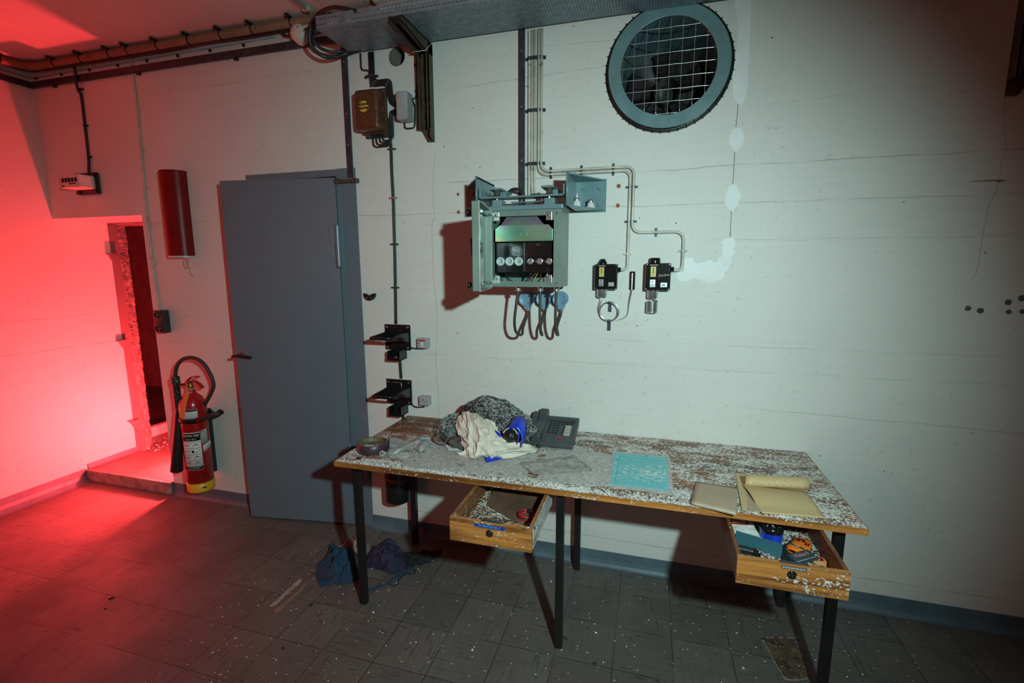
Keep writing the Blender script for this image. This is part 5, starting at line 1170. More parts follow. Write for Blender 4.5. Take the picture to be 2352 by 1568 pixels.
MB().prism([T(1710, 1118, .005), T(1740, 1130, .005), T(1750, 1175, .005), T(1718, 1172, .005)], (0, 0, 0.001)).build('inner_sheet', M_BROWNP, pd)
a, b = T(1702, 1112, .006), T(1846, 1128, .006); c, d_ = T(1898, 1190, .006), T(1750, 1178, .006)
def sheetf(u, v):
    p = quad(a, b, c, d_)(u, v); q = p.copy(); q.z = TZ + 0.006 + 0.012 * math.sin(PI * min(1, v * 1.3)) * (1 - 0.5 * u); return q
MB().grid(sheetf, 14, 16).build('lower_sheet', M_RULED, pd, solid=0.0015)
e0, e1 = T(1703, 1112), T(1846, 1120)
def roll(u, v):
    base = e0.lerp(e1, u); ang = -2.2 + v * 4.6; r_ = 0.021
    y = -0.004 + r_ * math.sin(ang) * 1.0; z = 0.026 + r_ * math.cos(ang + PI) * -0.9
    if v > 0.62: k = (v - 0.62) / 0.38; 
    return V((base.x + 0.012 * v, base.y - r_ * math.cos(ang) * 1.3 - 0.012, TZ + 0.024 + r_ * math.sin(ang)))
MB().grid(roll, 10, 24).build('rolled_sheets', M_RULED, pd, solid=0.002)

# crumpled clear plastic
P4b = [T(1193, 1064, .003), T(1320, 1046, .003), T(1360, 1079, .003), T(1226, 1092, .003)]
o = cloth(quad(*P4b), 40, 22, 0.006, 16, 3.0).build('plastic_bag', clear_mat('crumpled clear plastic', (0.50, 0.48, 0.44), 0.62, 0.25, 0.25), solid=0.0006)
for v_ in o.data.vertices: v_.co.z = max(v_.co.z, TZ + 0.0035)
tag(o, 'crumpled clear plastic bag lying on the mat in front of the telephone', 'plastic bag')
def bolt_thing(u0, v0, u1, v1, zz, lab):
    a, b = Hz(u0, v0, zz), Hz(u1, v1, zz); t = thing('bolt', lab, 'bolt', tuple(a)); MB().tube([a, b], 0.0032, 8).build('shank', M_STEEL, t); MB().cyl(a, a + (a - b).normalized() * 0.006, 0.006, seg=6).build('head', M_STEEL, t)
bolt_thing(1341, 1063, 1359, 1080, TZ + 0.008, 'small steel bolt at the tip of the crumpled plastic bag on the table')
bolt_thing(1351, 1443, 1374, 1455, 0.004, 'steel bolt lying on the floor tiles right of the middle table leg')
p = T(824, 1053, 0.0005); o = MB().torus((p.x, p.y, p.z + 0.002), 0.011, 0.0025, n=24); o.cyl((p.x, p.y, p.z), (p.x, p.y, p.z + 0.002), 0.011); o = o.build('grommet', M_OCHRE); tag(o, 'small brown ring cap at the front left corner of the table', 'cap')

# roll of tape with hose clamp
tc = V((-1.2235, -0.5250, TZ))
t = thing('tape_roll', 'old violet brown roll of tape at the left end of the table', 'tape', tuple(tc))
M_TAPETOP = grime('sticky tape edge', (0.13, 0.10, 0.055), 0.5, var=0.5, dirt_amt=0.3, dscale=120, dust=0.2, dust_scale=120, bump=0.7)
MB().lathe([(0.057, 0.002), (0.068, 0.001), (0.070, 0.004), (0.0705, 0.040), (0.068, 0.042)], tc, (0, 0, 1), 48).build('roll', M_OCHRE, t)
MB().lathe([(0.068, 0.0415), (0.0655, 0.0435), (0.060, 0.0425), (0.058, 0.040), (0.057, 0.002)], tc, (0, 0, 1), 48).build('rim', M_TAPETOP, t)
MB().lathe([(0.058, 0.022), (0.03, 0.021), (0.0, 0.021)], tc, (0, 0, 1), 40).build('inner_disc', M_TAPETOP, t)
o = cloth(quad(tc + V((-.03, -.045, .026)), tc + V((.035, -.04, .026)), tc + V((.03, .0, .026)), tc + V((-.035, -.01, .026))), 14, 10, 0.004, 40, 2).build('paper_scrap', M_GREYRAG, t)
# grey rag
rows = [[T(u, v, z) for u, v, z in r] for r in ([(893, 1004, .004), (915, 1008, .012), (945, 1012, .014), (962, 1003, .012), (975, 1001, .045), (986, 1004, .02)],
        [(895, 1018, .02), (918, 1022, .006), (945, 1018, .02), (958, 1012, .03), (974, 1010, .018), (989, 1010, .012)],
        [(893, 1030, .006), (915, 1032, .02), (938, 1026, .006), (955, 1020, .018), (972, 1020, .03), (988, 1018, .006)],
        [(884, 1044, .010), (905, 1045, .004), (925, 1036, .016), (948, 1030, .004), (966, 1040, .004), (984, 1026, .004)])]
o = cloth(patch(rows), 56, 30, 0.005, 26, 6.0).build('grey_rag', M_GREYRAG, None, solid=0.0012)
for v_ in o.data.vertices: v_.co.z = max(v_.co.z, TZ + 0.001)
tag(o, 'twisted grey rag between the tape roll and the yarn heap', 'rag')
p = T(878, 1046, .004); m = MB(); m.torus((p.x, p.y, p.z + 0.010), 0.010, 0.0035, (0.5, -0.8, 0.2), 20); m.torus((p.x + .004, p.y + .006, p.z + 0.010), 0.006, 0.002, (0.5, -0.8, 0.2), 20); o = m.build('rag_curl', M_GREYRAG, o); o.name = 'rolled_end'
# black wire hoop
t = thing('wire_hoop', 'thin black cable hoop lying at the left side of the yarn heap', 'cable', tuple(T(1012, 1008)))
L = [T(u, v, .004) for u, v in ((1022, 998), (1006, 996), (994, 1003), (996, 1013), (1012, 1021), (1034, 1018), (1048, 1010))]
MB().tube(smoothp(L, 8), 0.0028, 7).build('cable_run', M_CABLEB, t)

# ---------------------------------------------------------------- heap of cotton yarn waste
random.seed(11)
HP = thing('yarn_heap', 'tangled heap of grey, black and white cotton yarn waste on the table', 'yarn heap', (-0.75, -0.25, TZ))
lobes = [((-0.745, -0.225, TZ + 0.085), (0.155, 0.085, 0.115)), ((-0.905, -0.300, TZ + 0.050), (0.075, 0.070, 0.075)), ((-0.600, -0.250, TZ + 0.060), (0.085, 0.075, 0.090)), ((-0.84, -0.38, TZ + 0.025), (0.060, 0.050, 0.030)), ((-0.66, -0.22, TZ + 0.10), (0.08, 0.06, 0.075))]
m = MB()
for c, s_ in lobes:
    q = bmesh.ops.create_icosphere(m.b, subdivisions=4, radius=1.0)
    for v_ in q['verts']:
        n_ = 1 + 0.16 * noise.noise(v_.co * 3.5 + V(c) * 7) + 0.07 * noise.noise(v_.co * 11)
        v_.co = V((c[0] + v_.co.x * s_[0] * n_, c[1] + v_.co.y * s_[1] * n_, max(TZ + 0.001, c[2] + v_.co.z * s_[2] * n_)))
M_YCORE = grime('yarn core', (0.10, 0.10, 0.10), 0.95, var=0.6, dirt_amt=0.3, dscale=60, dirt=(0.012, 0.012, 0.014), dust=0.25, dust_scale=90, dust_col=(0.5, 0.47, 0.42), bump=1.0, bscale=90)
m.build('core', M_YCORE, HP, smooth=True)
yarns = {'pale_yarn': MB(), 'dark_yarn': MB(), 'cream_yarn': MB(), 'teal_yarn': MB()}
def strand(mb, r_, L_, curl, c=None, off=1.02):
    c0, s_ = random.choice(lobes[:3] + lobes[:1] + lobes[4:]) if c is None else c
    th_ = random.uniform(0, 2 * PI); ph = random.uniform(-0.2, 1.45); pts = []; d_ = random.uniform(0, 2 * PI)
    for k in range(L_):
        d_ += random.uniform(-curl, curl); th_ += 0.10 * math.cos(d_) / max(0.3, math.cos(ph)); ph = max(-0.6, min(1.5, ph + 0.10 * math.sin(d_)))
        q = V((math.cos(th_) * math.cos(ph), math.sin(th_) * math.cos(ph), math.sin(ph))); n_ = off + 0.16 * noise.noise(q * 3.5 + V(c0) * 7) + random.uniform(0, 0.06)
        pts.append(V((c0[0] + q.x * s_[0] * n_, c0[1] + q.y * s_[1] * n_, max(TZ + 0.004, c0[2] + q.z * s_[2] * n_))))
    mb.tube(smoothp(pts, 2), r_, 4)
for k in range(620): strand(yarns['pale_yarn'], 0.0008, random.randint(8, 18), 1.5)
for k in range(520): strand(yarns['dark_yarn'], 0.0016, random.randint(8, 16), 1.2)
for k in range(170): strand(yarns['cream_yarn'], 0.0010, random.randint(8, 16), 0.9, random.choice([lobes[1], lobes[4], lobes[2]]), 1.04)
for k in range(46): strand(yarns['teal_yarn'], 0.0016, random.randint(5, 10), 0.8, random.choice([lobes[1], lobes[4]]), 1.05)
for nm, mt in (('pale_yarn', grime('pale yarn', (0.50, 0.50, 0.48), 0.9, bump=0)), ('dark_yarn', grime('dark yarn', (0.022, 0.022, 0.026), 0.9, bump=0)), ('cream_yarn', grime('cream yarn', (0.52, 0.46, 0.38), 0.9, bump=0)), ('teal_yarn', grime('teal yarn', (0.02, 0.24, 0.30), 0.9, bump=0))):
    yarns[nm].build(nm, mt, HP)['kind'] = 'stuff'
# cream cloth draped over the heap
M_CLOTH = grime('cream cotton cloth', (0.64, 0.58, 0.49), 0.85, var=0.07, dirt_amt=0.08, dscale=14, dirt=(0.45, 0.30, 0.18), bump=0.15, bscale=500)
def wy(u, v, y): return W(u, v, y)
rows = [[wy(1050, 962, -.335), wy(1062, 950, -.315), wy(1085, 950, -.325), wy(1112, 958, -.330), wy(1143, 982, -.335)],
        [wy(1047, 985, -.375), wy(1066, 975, -.385), wy(1088, 972, -.395), wy(1118, 976, -.385), wy(1146, 992, -.35)],
        [wy(1056, 1002, -.40), wy(1075, 998, -.425), wy(1100, 998, -.435), wy(1130, 1000, -.43), wy(1166, 1012, -.38)],
        [wy(1062, 1018, -.425), wy(1082, 1018, -.455), wy(1106, 1016, -.47), wy(1140, 1016, -.455), wy(1196, 1016, -.385)],
        [wy(1064, 1034, -.45), wy(1080, 1038, -.475), wy(1108, 1036, -.50), wy(1150, 1038, -.475), wy(1222, 1024, -.385)],
        [T(1046, 1040, .004), T(1074, 1052, .004), T(1112, 1050, .010), T(1172, 1052, .006), T(1233, 1034, .004)]]
base = patch(rows)
def clf(u, v):
    p = base(u, v); e = 1e-3
    nrm = (base(min(1, u + e), v) - base(max(0, u - e), v)).cross(base(u, min(1, v + e)) - base(u, max(0, v - e)))
    if nrm.length > 0: nrm.normalize()
    if nrm.y > 0: nrm = -nrm
    s1 = u * 1.0; q1 = V((u * 2.4 + v * 0.9, v * 1.5 - u * 1.6, 4.0)); q2 = V((u * 4.6 - v * 3.4, v * 2.9 + u * 3.2, 8.0))
    w = noise.noise(q1) * 0.5; k1 = 1 - min(1, abs(noise.noise(q1 * 1.6 + V((w, w, 0)))) * 3.2); k2 = 1 - min(1, abs(noise.noise(q2 + V((w, 0, 0)))) * 3.0)
    k3 = 1 - min(1, abs(noise.noise(q2 * 1.9)) * 3.0)
    edge = min(1, 8 * min(u, 1 - u) + 0.3)
    p = p + nrm * (0.015 * k1 ** 1.6 + 0.009 * k2 ** 1.6 + 0.0022 * k3 - 0.009) * edge
    p += V((noise.noise(V((v * 6, 1, 3))) * 0.014 * (1 if u < .02 or u > .98 else 0), 0, 0))
    return V((p.x, p.y, max(TZ + 0.003, p.z)))
o = MB().grid(clf, 150, 150).build('cream_cloth', M_CLOTH, None, solid=0.0012); tag(o, 'crumpled cream cotton cloth draped over the front of the yarn heap', 'cloth')
o = cloth(quad(T(1022, 1022, .003), T(1042, 1020, .012), T(1056, 1036, .004), T(1030, 1036, .003)), 24, 20, 0.006, 45, 3).build('white_rag', M_WHITE, None, solid=0.001)
for v_ in o.data.vertices: v_.co.z = max(v_.co.z, TZ + 0.001)
tag(o, 'small crumpled white scrap at the lower left corner of the cream cloth', 'rag')
# blue plastic pieces
t = thing('blue_strap', 'curved bright blue plastic strap at the right side of the yarn heap', 'strap', tuple(W(1190, 990, -.3)))
def band(L, w0, mat, name, th=0.003):
    P = smoothp(L, 10); m = MB()
    g = lambda u, v: P[min(len(P) - 1, int(round(u * (len(P) - 1))))] + V((0.0, (v - 0.5) * w0, (v - .5) * w0 * 0.35))
    return m.grid(g, len(P) - 1, 3).build(name, mat, t, solid=th)
band([W(1164, 992, -.37), W(1168, 980, -.37), W(1177, 971, -.37), W(1190, 969, -.37), W(1199, 976, -.37), W(1204, 992, -.38), W(1203, 1012, -.395)], 0.085, M_BLUEP, 'band')
band([W(1193, 985, -.40), W(1192, 1000, -.41), W(1190, 1014, -.415)], 0.03, M_BLUEP, 'tab')
m = MB(); q = bmesh.ops.create_icosphere(m.b, subdivisions=4, radius=1.0); cpos = W(1173, 1001, -.405)
for v_ in q['verts']: n_ = 1 + 0.12 * noise.noise(v_.co * 2.5); v_.co = V((cpos.x + v_.co.x * 0.036 * n_, cpos.y + v_.co.y * 0.03 * n_, cpos.z + v_.co.z * 0.030 * n_))
m.build('black_pouch', M_BLACK, t, smooth=True)
m = MB(); m.torus((cpos.x, cpos.y - .01, cpos.z + .006), 0.033, 0.0028, (0.1, -1, 0.5), 30, 6, 0.2, 2.9); m.build('cord', M_CREAM, t)
o = MB().tube(smoothp([W(1132, 990, -.385), W(1142, 997, -.40), W(1150, 1004, -.41)], 6), 0.011, 8).build('blue_scrap', M_BLUEP); tag(o, 'small blue plastic scrap poking out of the cream cloth', 'scrap')
def bluef(u, v):
    a = quad(T(1112, 1052, .008), T(1165, 1038, .008), T(1176, 1048, .004), T(1118, 1062, .004))(u, v)
    return a + V((0, 0, 0.014 * math.sin(PI * v) * (0.6 + 0.6 * noise.noise(V((u * 6, v * 4, 1))))))
o = MB().grid(bluef, 40, 20).build('blue_rag', M_BLUEP, None, solid=0.002); tag(o, 'crumpled dark blue plastic rag under the lower edge of the cream cloth', 'rag')

# ---------------------------------------------------------------- telephone
PH = thing('telephone', 'dark grey desk telephone with handset, keypad and a small red heart sticker', 'telephone', (-0.545, -0.272, TZ))
ORG[PH.name_full] = V((0, 0, 0))
w, dp, ti = 0.222, 0.215, math.radians(17)
def side(x0, x1, h0, h1, hump=0):      # wedge profile in y,z
    return [(x0, 0, 0), (x0, 0, h0), (x0, dp, h1), (x0, dp, 0.0)]
m = MB(); m.prism([(0, 0, 0.002), (0, 0, 0.020), (0, 0.004, 0.026), (0, dp, 0.090), (0, dp + 0.004, 0.083), (0, dp + 0.004, 0.05), (0, 0.05, 0.002)], (w, 0, 0))
m.build('base', M_PHONE, PH, bevel=0.004)
Mp = Matrix.Translation((0, 0.004, 0.026)) @ Matrix.Rotation(math.atan2(0.064, dp - 0.004), 4, 'X')      # deck plane
def dk(m, x0, x1, y0, y1, z0, z1, bev=0.0): return m.bb(x0, x1, y0, y1, z0, z1, bev, Mp)
m = MB(); dk(m, 0.080, 0.205, 0.170, 0.196, -0.001, 0.0025, 0.001); m.build('display_frame', M_KEY, PH)
m = MB(); dk(m, 0.090, 0.195, 0.176, 0.190, 0.002, 0.0030); m.build('display', grime('violet grey display', (0.05, 0.035, 0.07), 0.2), PH)
for k in range(6): m = MB(); dk(m, 0.082 + 0.0205 * k, 0.096 + 0.0205 * k, 0.153, 0.159, 0, 0.0025, 0.0008); m.build('function_key', M_KEY, PH)
ch = '123456789*0#'
for k in range(12):
    cx_, cy_ = 0.083 + 0.0195 * (k % 3), 0.135 - 0.0200 * (k // 3)
    m = MB(); dk(m, cx_, cx_ + 0.012, cy_, cy_ + 0.011, 0, 0.004, 0.0015); kk = m.build('key', M_KEY, PH)
    MB().text(ch[k], Mp @ Mflat(cx_ + 0.006, cy_ + 0.0055, 0.0042), 0.007).build('digit', M_GREY, kk)
for k in range(6):
    cy_ = 0.136 - 0.0145 * k
    m = MB(); dk(m, 0.165, 0.196, cy_, cy_ + 0.008, 0, 0.0012); m.build('memo_strip', M_CREAM, PH)
    m = MB(); dk(m, 0.156, 0.162, cy_ + .001, cy_ + 0.007, 0, 0.003, 0.0008); m.build('memo_key', M_KEY, PH)
hp = []
for k in range(40):
    a = 2 * PI * k / 40; hp.append(Mp @ V((0.152 + 0.00068 * 16 * math.sin(a) ** 3, 0.044 + 0.00068 * (13 * math.cos(a) - 5 * math.cos(2 * a) - 2 * math.cos(3 * a) - math.cos(4 * a)), 0.0006)))
m = MB(); m.prism(hp, tuple((Mp.to_3x3() @ V((0, 0, 0.0006))))); m.build('heart_sticker', M_REDPL, PH)
m = MB()
prof = [(-0.012, -0.002, 0.008), (-0.012, -0.002, 0.046), (-0.012, 0.03, 0.052), (-0.012, 0.07, 0.046), (-0.012, 0.15, 0.066), (-0.012, 0.185, 0.098), (-0.012, 0.225, 0.112), (-0.012, 0.235, 0.088), (-0.012, 0.225, 0.06), (-0.012, 0.05, 0.012)]
m.prism([(0.020, y, z + 0.012) for _, y, z in prof], (0.044, 0, 0)); m.build('handset', M_PHONE, PH, bevel=0.006)
m = MB(); m.prism([(-0.014, y * 0.96, z - 0.004) for _, y, z in prof], (0.030, 0, 0)); m.build('cradle_side', M_PHONE, PH, bevel=0.004)
m = MB(); m.tube(smoothp([(0.055, 0.0, 0.012), (0.058, -0.012, 0.006), (0.060, -0.016, 0.003), (0.07, -0.01, 0.003)], 6), 0.003, 6); m.build('cord', M_CABLEB, PH)

# ---------------------------------------------------------------- things in the left drawer
DZ = 0.628
def Dz(u, v, dz=0.0): return Hz(u, v, DZ + dz)
def clampx(p, x0=-0.645, x1=-0.375, y0=-0.905, y1=-0.515): return V((min(max(p.x, x0), x1), min(max(p.y, y0), y1), p.z))
t = MB().prism([clampx(p) for p in (Dz(1138, 1112, .006), Dz(1250, 1124, .006), Dz(1225, 1196, .002), Dz(1192, 1202, .002), Dz(1117, 1161, .002), Dz(1133, 1125, .004))], (0, 0, 0.003)).build('brown_folder', M_DKCARD)
tag(t, 'dark stained brown folder lying in the left drawer', 'folder')
c = Hz(1209, 1184, DZ + 0.012); t = thing('cable_coil', 'small coil of red and black wire in the left drawer', 'cable', tuple(c))
MB().torus((c.x, c.y, c.z - .002), 0.030, 0.0028, n=36).build('red_wire', M_REDPL, t); MB().torus((c.x + .001, c.y, c.z + .003), 0.0315, 0.0026, n=36).build('black_wire', M_CABLEB, t)
MB().torus((c.x - .001, c.y + .001, c.z + .008), 0.0300, 0.0026, n=36).build('red_wire', M_REDPL, t); MB().box((c.x + 0.004, c.y + 0.030, c.z + 0.004), (0.018, 0.010, 0.016), 0.003).build('tie', M_BLACK, t)
a, b = Hz(1201, 1213, 0.7035), Hz(1232, 1209, 0.7035); t = thing('key', 'old steel key lying on the right corner of the left drawer', 'key', tuple(b))
dr_ = (b - a).normalized(); m = MB(); m.tube([a, b - dr_ * 0.006], 0.0022, 8); m.torus(b + V((0, 0, 0)), 0.008, 0.0020, n=24); m.build('shaft', M_STEEL, t)
nn = V((dr_.y, -dr_.x, 0)); m = MB(); q = a + dr_ * 0.004; m.prism([q, q + nn * 0.010, q + nn * 0.010 + dr_ * 0.003, q + nn * 0.006 + dr_ * 0.003, q + nn * 0.006 + dr_ * 0.006, q + nn * 0.010 + dr_ * 0.006, q + nn * 0.010 + dr_ * 0.009, q + dr_ * 0.009], (0, 0, 0.002)); m.build('bit', M_STEEL, t)
def flakes(name, x0, x1, y0, y1, z, n, smin, smax, lab, mat=M_PLASTER, seed=1, dens=None, h=0.35):
    random.seed(seed); m = MB(); k = 0
    while k < n:
        x, y = random.uniform(x0, x1), random.uniform(y0, y1)
        if dens and random.random() > dens(x, y): continue
        k += 1; s_ = random.uniform(smin, smax) * (1.6 if random.random() < 0.06 else 1); a = random.uniform(0, PI)
        nn_ = random.randint(3, 5); tl = random.uniform(-0.25, 0.25)
        P = [V((x + s_ * random.uniform(.5, 1) * math.cos(a + 2 * PI * j / nn_), y + s_ * random.uniform(.5, 1) * math.sin(a + 2 * PI * j / nn_), z + s_ * abs(tl) * (1 + math.cos(2 * PI * j / nn_)))) for j in range(nn_)]
        m.prism(P, (0, 0, s_ * h))
    o = m.build(name, mat); tag(o, lab, 'paint flakes', kind='stuff'); return o
flakes('paint_flakes', -0.645, -0.375, -0.905, -0.55, DZ, 520, 0.0014, 0.0042, 'white and brown paint flakes gathered along the bottom of the left drawer', grime('buff flakes', (0.50, 0.44, 0.36), 0.7, var=0.4), 5, lambda x, y: 1.0 if x < -0.57 - (y + 0.7) * 0.1 else 0.12)
t = MB().prism([Dz(1112, 1192, .004), Dz(1144, 1189, .004), Dz(1143, 1193, .004), Dz(1114, 1195, .004)], (0, 0, 0.002)).build('paper_scrap', M_DKCARD); tag(t, 'thin dark paper scrap just behind the front board of the left drawer', 'paper')

# ---------------------------------------------------------------- things in the right drawer
def R_(u, v, dz=0.0): return Hz(u, v, DZ + dz)
t = thing('envelope', 'white envelope with a red bordered window, at the back of the right drawer', 'envelope', tuple(R_(1710, 1215)))
E4 = [V((0.312, -0.540, DZ + .010)), V((0.395, -0.545, DZ + .012)), V((0.415, -0.660, DZ + .006)), V((0.325, -0.672, DZ + .006))]
cloth(quad(*E4), 16, 16, 0.004, 30, 2).build('paper', M_WHITE, t, solid=0.0012)
E5 = [E4[0].lerp(E4[1], .0) + V((0, -.005, .010)), E4[0].lerp(E4[1], .8) + V((0, -.005, .010)), V((0.382, -0.592, DZ + .019)), V((0.316, -0.600, DZ + .019))]
MB().prism(E5, (0, 0, 0.001)).build('red_border', M_REDPL, t)
cE = sum(E5, V()) / 4; I5 = [cE + (p_ - cE) * 0.72 + V((0, 0, 0.0012)) for p_ in E5]; MB().prism(I5, (0, 0, 0.0006)).build('window', M_WHITE, t)
m = MB()
for k in range(3): a_ = I5[0].lerp(I5[3], 0.25 + 0.22 * k); b_ = I5[1].lerp(I5[2], 0.25 + 0.22 * k); m.tube([a_.lerp(b_, .15) + V((0, 0, .001)), a_.lerp(b_, .8) + V((0, 0, .001))], 0.0010, 4)
m.build('print_lines', M_DKCARD, t)
c = V((0.443, -0.640, DZ)); t = thing('tin', 'round bright blue tin with a flake covered black lid, in the right drawer', 'tin', tuple(c))
MB().lathe([(0.0, 0.0), (0.036, 0.0), (0.0365, 0.002), (0.0365, 0.042)], c, (0, 0, 1), 40).build('body', M_BLUEP, t)
MB().lathe([(0.0365, 0.036), (0.0385, 0.037), (0.0385, 0.046), (0.036, 0.054), (0.030, 0.058), (0.022, 0.0575), (0.020, 0.055), (0.0, 0.055)], c, (0, 0, 1), 40).build('lid', M_GLOSS, t)
o = flakes('lid_flakes', c.x - .022, c.x + .022, c.y - .02, c.y + .024, DZ + 0.057, 24, 0.002, 0.004, None, M_PLASTER, 6); 
for k_ in ('label', 'category', 'kind'):
    if k_ in o: del o[k_]
o.data.transform(Matrix.Translation(-ORG[t.name_full])); o.parent = t; o['kind'] = 'stuff'
t = thing('card_divider', 'folded dark teal card standing in the right drawer in front of the blue tin', 'card', tuple(R_(1735, 1255)))
ca, cb, cc = V((0.318, -0.705, DZ)), V((0.452, -0.752, DZ)), V((0.462, -0.822, DZ))
m = MB(); m.prism([ca, cb, cb + V((0, 0, .050)), ca + V((0, 0, .050))], (0, 0.002, 0)); m.build('front_panel', M_TEALCARD, t); m = MB(); m.prism([cb, cc, cc + V((0, 0, .040)), cb + V((0, 0, .050))], (0.002, 0, 0)); m.build('side_panel', M_BLACK, t)
c = V((0.353, -0.772, DZ + .020)); t = thing('marker_cap', 'black ribbed cap with white lettering, front left in the right drawer', 'cap', tuple(c))
m = MB(); m.cyl(c + V((-0.045, 0.010, 0)), c + V((0.012, 0, 0)), 0.012, 0.011); m.build('barrel', M_BLACK, t); m = MB(); m.cyl(c + V((0.010, 0, 0)), c + V((0.030, -0.004, 0)), 0.0135); m.build('end_cap', M_GLOSS, t)
m = MB()
for k in range(5): m.torus(c + V((-0.035 + 0.008 * k, 0.008 - 0.0014 * k, 0)), 0.0123, 0.0014, (1, -0.17, 0), 20)
m.build('ribs', M_STRAP, t)
MB().text('AV', Matrix.Translation(c + V((0.021, -0.010, 0.0105))) @ Matrix.Rotation(-0.75, 4, 'Z') @ Matrix.Rotation(0.9, 4, 'X'), 0.015).build('lettering', M_WHITE, t)
def pack(c, L_, wd_, rz, lab, mat, bands):
    t = thing('battery_pack', lab, 'pack', tuple(c), 'orange paper packs'); M_ = Matrix.Translation(c) @ Matrix.Rotation(rz, 4, 'Z')
    def g(u, v):
        a = 2 * PI * v; e = 1 - 0.45 * abs(2 * u - 1) ** 6; x = (u - 0.5) * L_; n_ = noise.noise(V((u * 5, math.cos(a) * 1.5, math.sin(a) * 1.5 + rz))) * 0.003
        return M_ @ V((x, (wd_ * 0.5 * abs(math.cos(a)) ** 0.7 * (1 if math.cos(a) > 0 else -1)) * e + n_, 0.014 + 0.013 * e * abs(math.sin(a)) ** 0.7 * (1 if math.sin(a) > 0 else -1) + n_))
    m = MB(); m.grid(g, 22, 28); m.build('wrapper', mat, t)
    def onp(x, y, z=0.0285): return M_ @ V((x, y, z))
    for (bx_, by_, r_) in bands:
        m = MB(); m.lathe([(0.0, 0.001), (r_, 0.0005), (r_, -0.002)], onp(bx_, by_, 0.0275), (0, 0, 1), 22); b_ = m.build('round_emblem', M_DKRED, t)
        MB().text('K&K', M_ @ Mflat(bx_, by_, 0.0288), r_ * 0.5).build('emblem_letters', mat, b_)
    m = MB(); m.bb(-L_ * 0.27, -L_ * 0.20, -wd_ * 0.42, wd_ * 0.42, 0.0265, 0.0285, 0.0, M_); b_ = m.build('dark_stripe', M_SLATE, t)
    MB().text('Batteri', M_ @ Mflat(-L_ * 0.235, 0, 0.0287, PI / 2), 0.006).build('stripe_letters', M_WHITE, b_)
pack(V((0.520, -0.690, DZ)), 0.100, 0.056, 0.95, 'bigger, brighter orange wrapped pack in the right drawer', M_ORANGE, ((0.022, 0.004, 0.013), (0.012, -0.018, 0.008)))
pack(V((0.548, -0.788, DZ)), 0.085, 0.042, 1.15, 'smaller, faded orange wrapped pack by the right side of the right drawer', M_ORANGE2, ((0.018, 0.0, 0.011),))
bc_ = V((0.500, -0.790, DZ + 0.026)); t = thing('carton', 'small dark carton lettered in pink and white, in the right drawer', 'carton', tuple(bc_)); M_ = Matrix.Translation(bc_) @ Matrix.Rotation(0.62, 4, 'Z') @ Matrix.Rotation(0.10, 4, 'X')
MB().box((0, 0, 0), (0.088, 0.042, 0.030), 0.001, M_).build('box', flat('dark petrol card', (0.012, 0.040, 0.055), 0.35), t)
MB().text('Mallard', M_ @ Mflat(0.002, 0.006, 0.0152), 0.020).build('top_lettering', flat('pink print', (0.62, 0.20, 0.22), 0.5, bump=0), t)
MB().text('Mallard', M_ @ Matrix.Translation((0.004, -0.0213, -0.001)) @ Matrix.Rotation(PI / 2, 4, 'X'), 0.020).build('side_lettering', M_WHITE, t)
m = MB(); m.bb(-0.040, 0.040, -0.016, -0.0135, 0.0148, 0.0153, 0, M_); m.build('print_line', M_GREY, t)
flakes('paint_flakes', 0.306, 0.580, -0.885, -0.50, DZ, 420, 0.0012, 0.0036, 'paint flakes scattered over the bottom of the right drawer', M_PLASTER, 8, lambda x, y: 1.0 if (x > 0.46 and y > -0.72) else 0.35)
# flakes along the front edge of the table and on the drawers
flakes('paint_flakes', -1.31, 0.70, -0.676, -0.62, TZ, 1500, 0.0014, 0.0038, 'white paint flakes along the front edge of the table top', M_PLASTER, 9, lambda x, y: 1.0 if y < -0.655 else 0.4)
# ================================================================ fire extinguisher
EC = V((-2.785, -0.125, 0)); ER = 0.076; eb, et = 0.150, 0.700
EX = thing('fire_extinguisher', 'red carbon dioxide fire extinguisher with yellow base, hung on the wall between doorway and blue door', 'fire extinguisher', (EC.x, EC.y, eb))
EX['label'] = 'red fire extinguisher with yellow base hanging on the wall beside the low doorway'
prof = [(0.0, eb + 0.010), (0.050, eb + 0.004), (ER, eb + 0.004), (ER, et)] + [(ER * math.cos(a), et + 0.098 * math.sin(a)) for a in [i * 0.13 for i in range(1, 9)]] + [(0.030, et + 0.095), (0.026, et + 0.104), (0.024, et + 0.125), (0.0, et + 0.125)]
MB().lathe(prof, EC, (0, 0, 1), 48).build('cylinder', M_RED, EX)
MB().lathe([(0.0, eb - 0.004), (0.062, eb - 0.006), (ER + 0.001, eb), (ER + 0.0022, eb + 0.012), (ER + 0.0022, eb + 0.060), (ER, eb + 0.061)], EC, (0, 0, 1), 48).build('yellow_base', M_YEL, EX)
PHI = math.atan2(-2.4 - EC.y, -EC.x)
def cp(phi, z, r): return V((EC.x + r * math.cos(PHI + phi), EC.y + r * math.sin(PHI + phi), z))
def label_on(a0, a1, z0, z1, mat, name, r=ER + 0.0008, parent=EX, skew=0.0):
    m = MB(); m.grid(lambda u, v: cp(math.radians(a0 + (a1 - a0) * u), z0 + (z1 - z0) * v + skew * u, r), 14, 2); return m.build(name, mat, parent, solid=0.0004)
def text_on(txt, ac, z, size, mat, name, parent, r=ER + 0.0014):
    w = lambda co: cp(math.radians(ac) + co.x / r, z + co.y, r + co.z)
    m = MB(); m.text(txt, Matrix(), size, 0.0001, warp=w); return m.build(name, mat, parent)
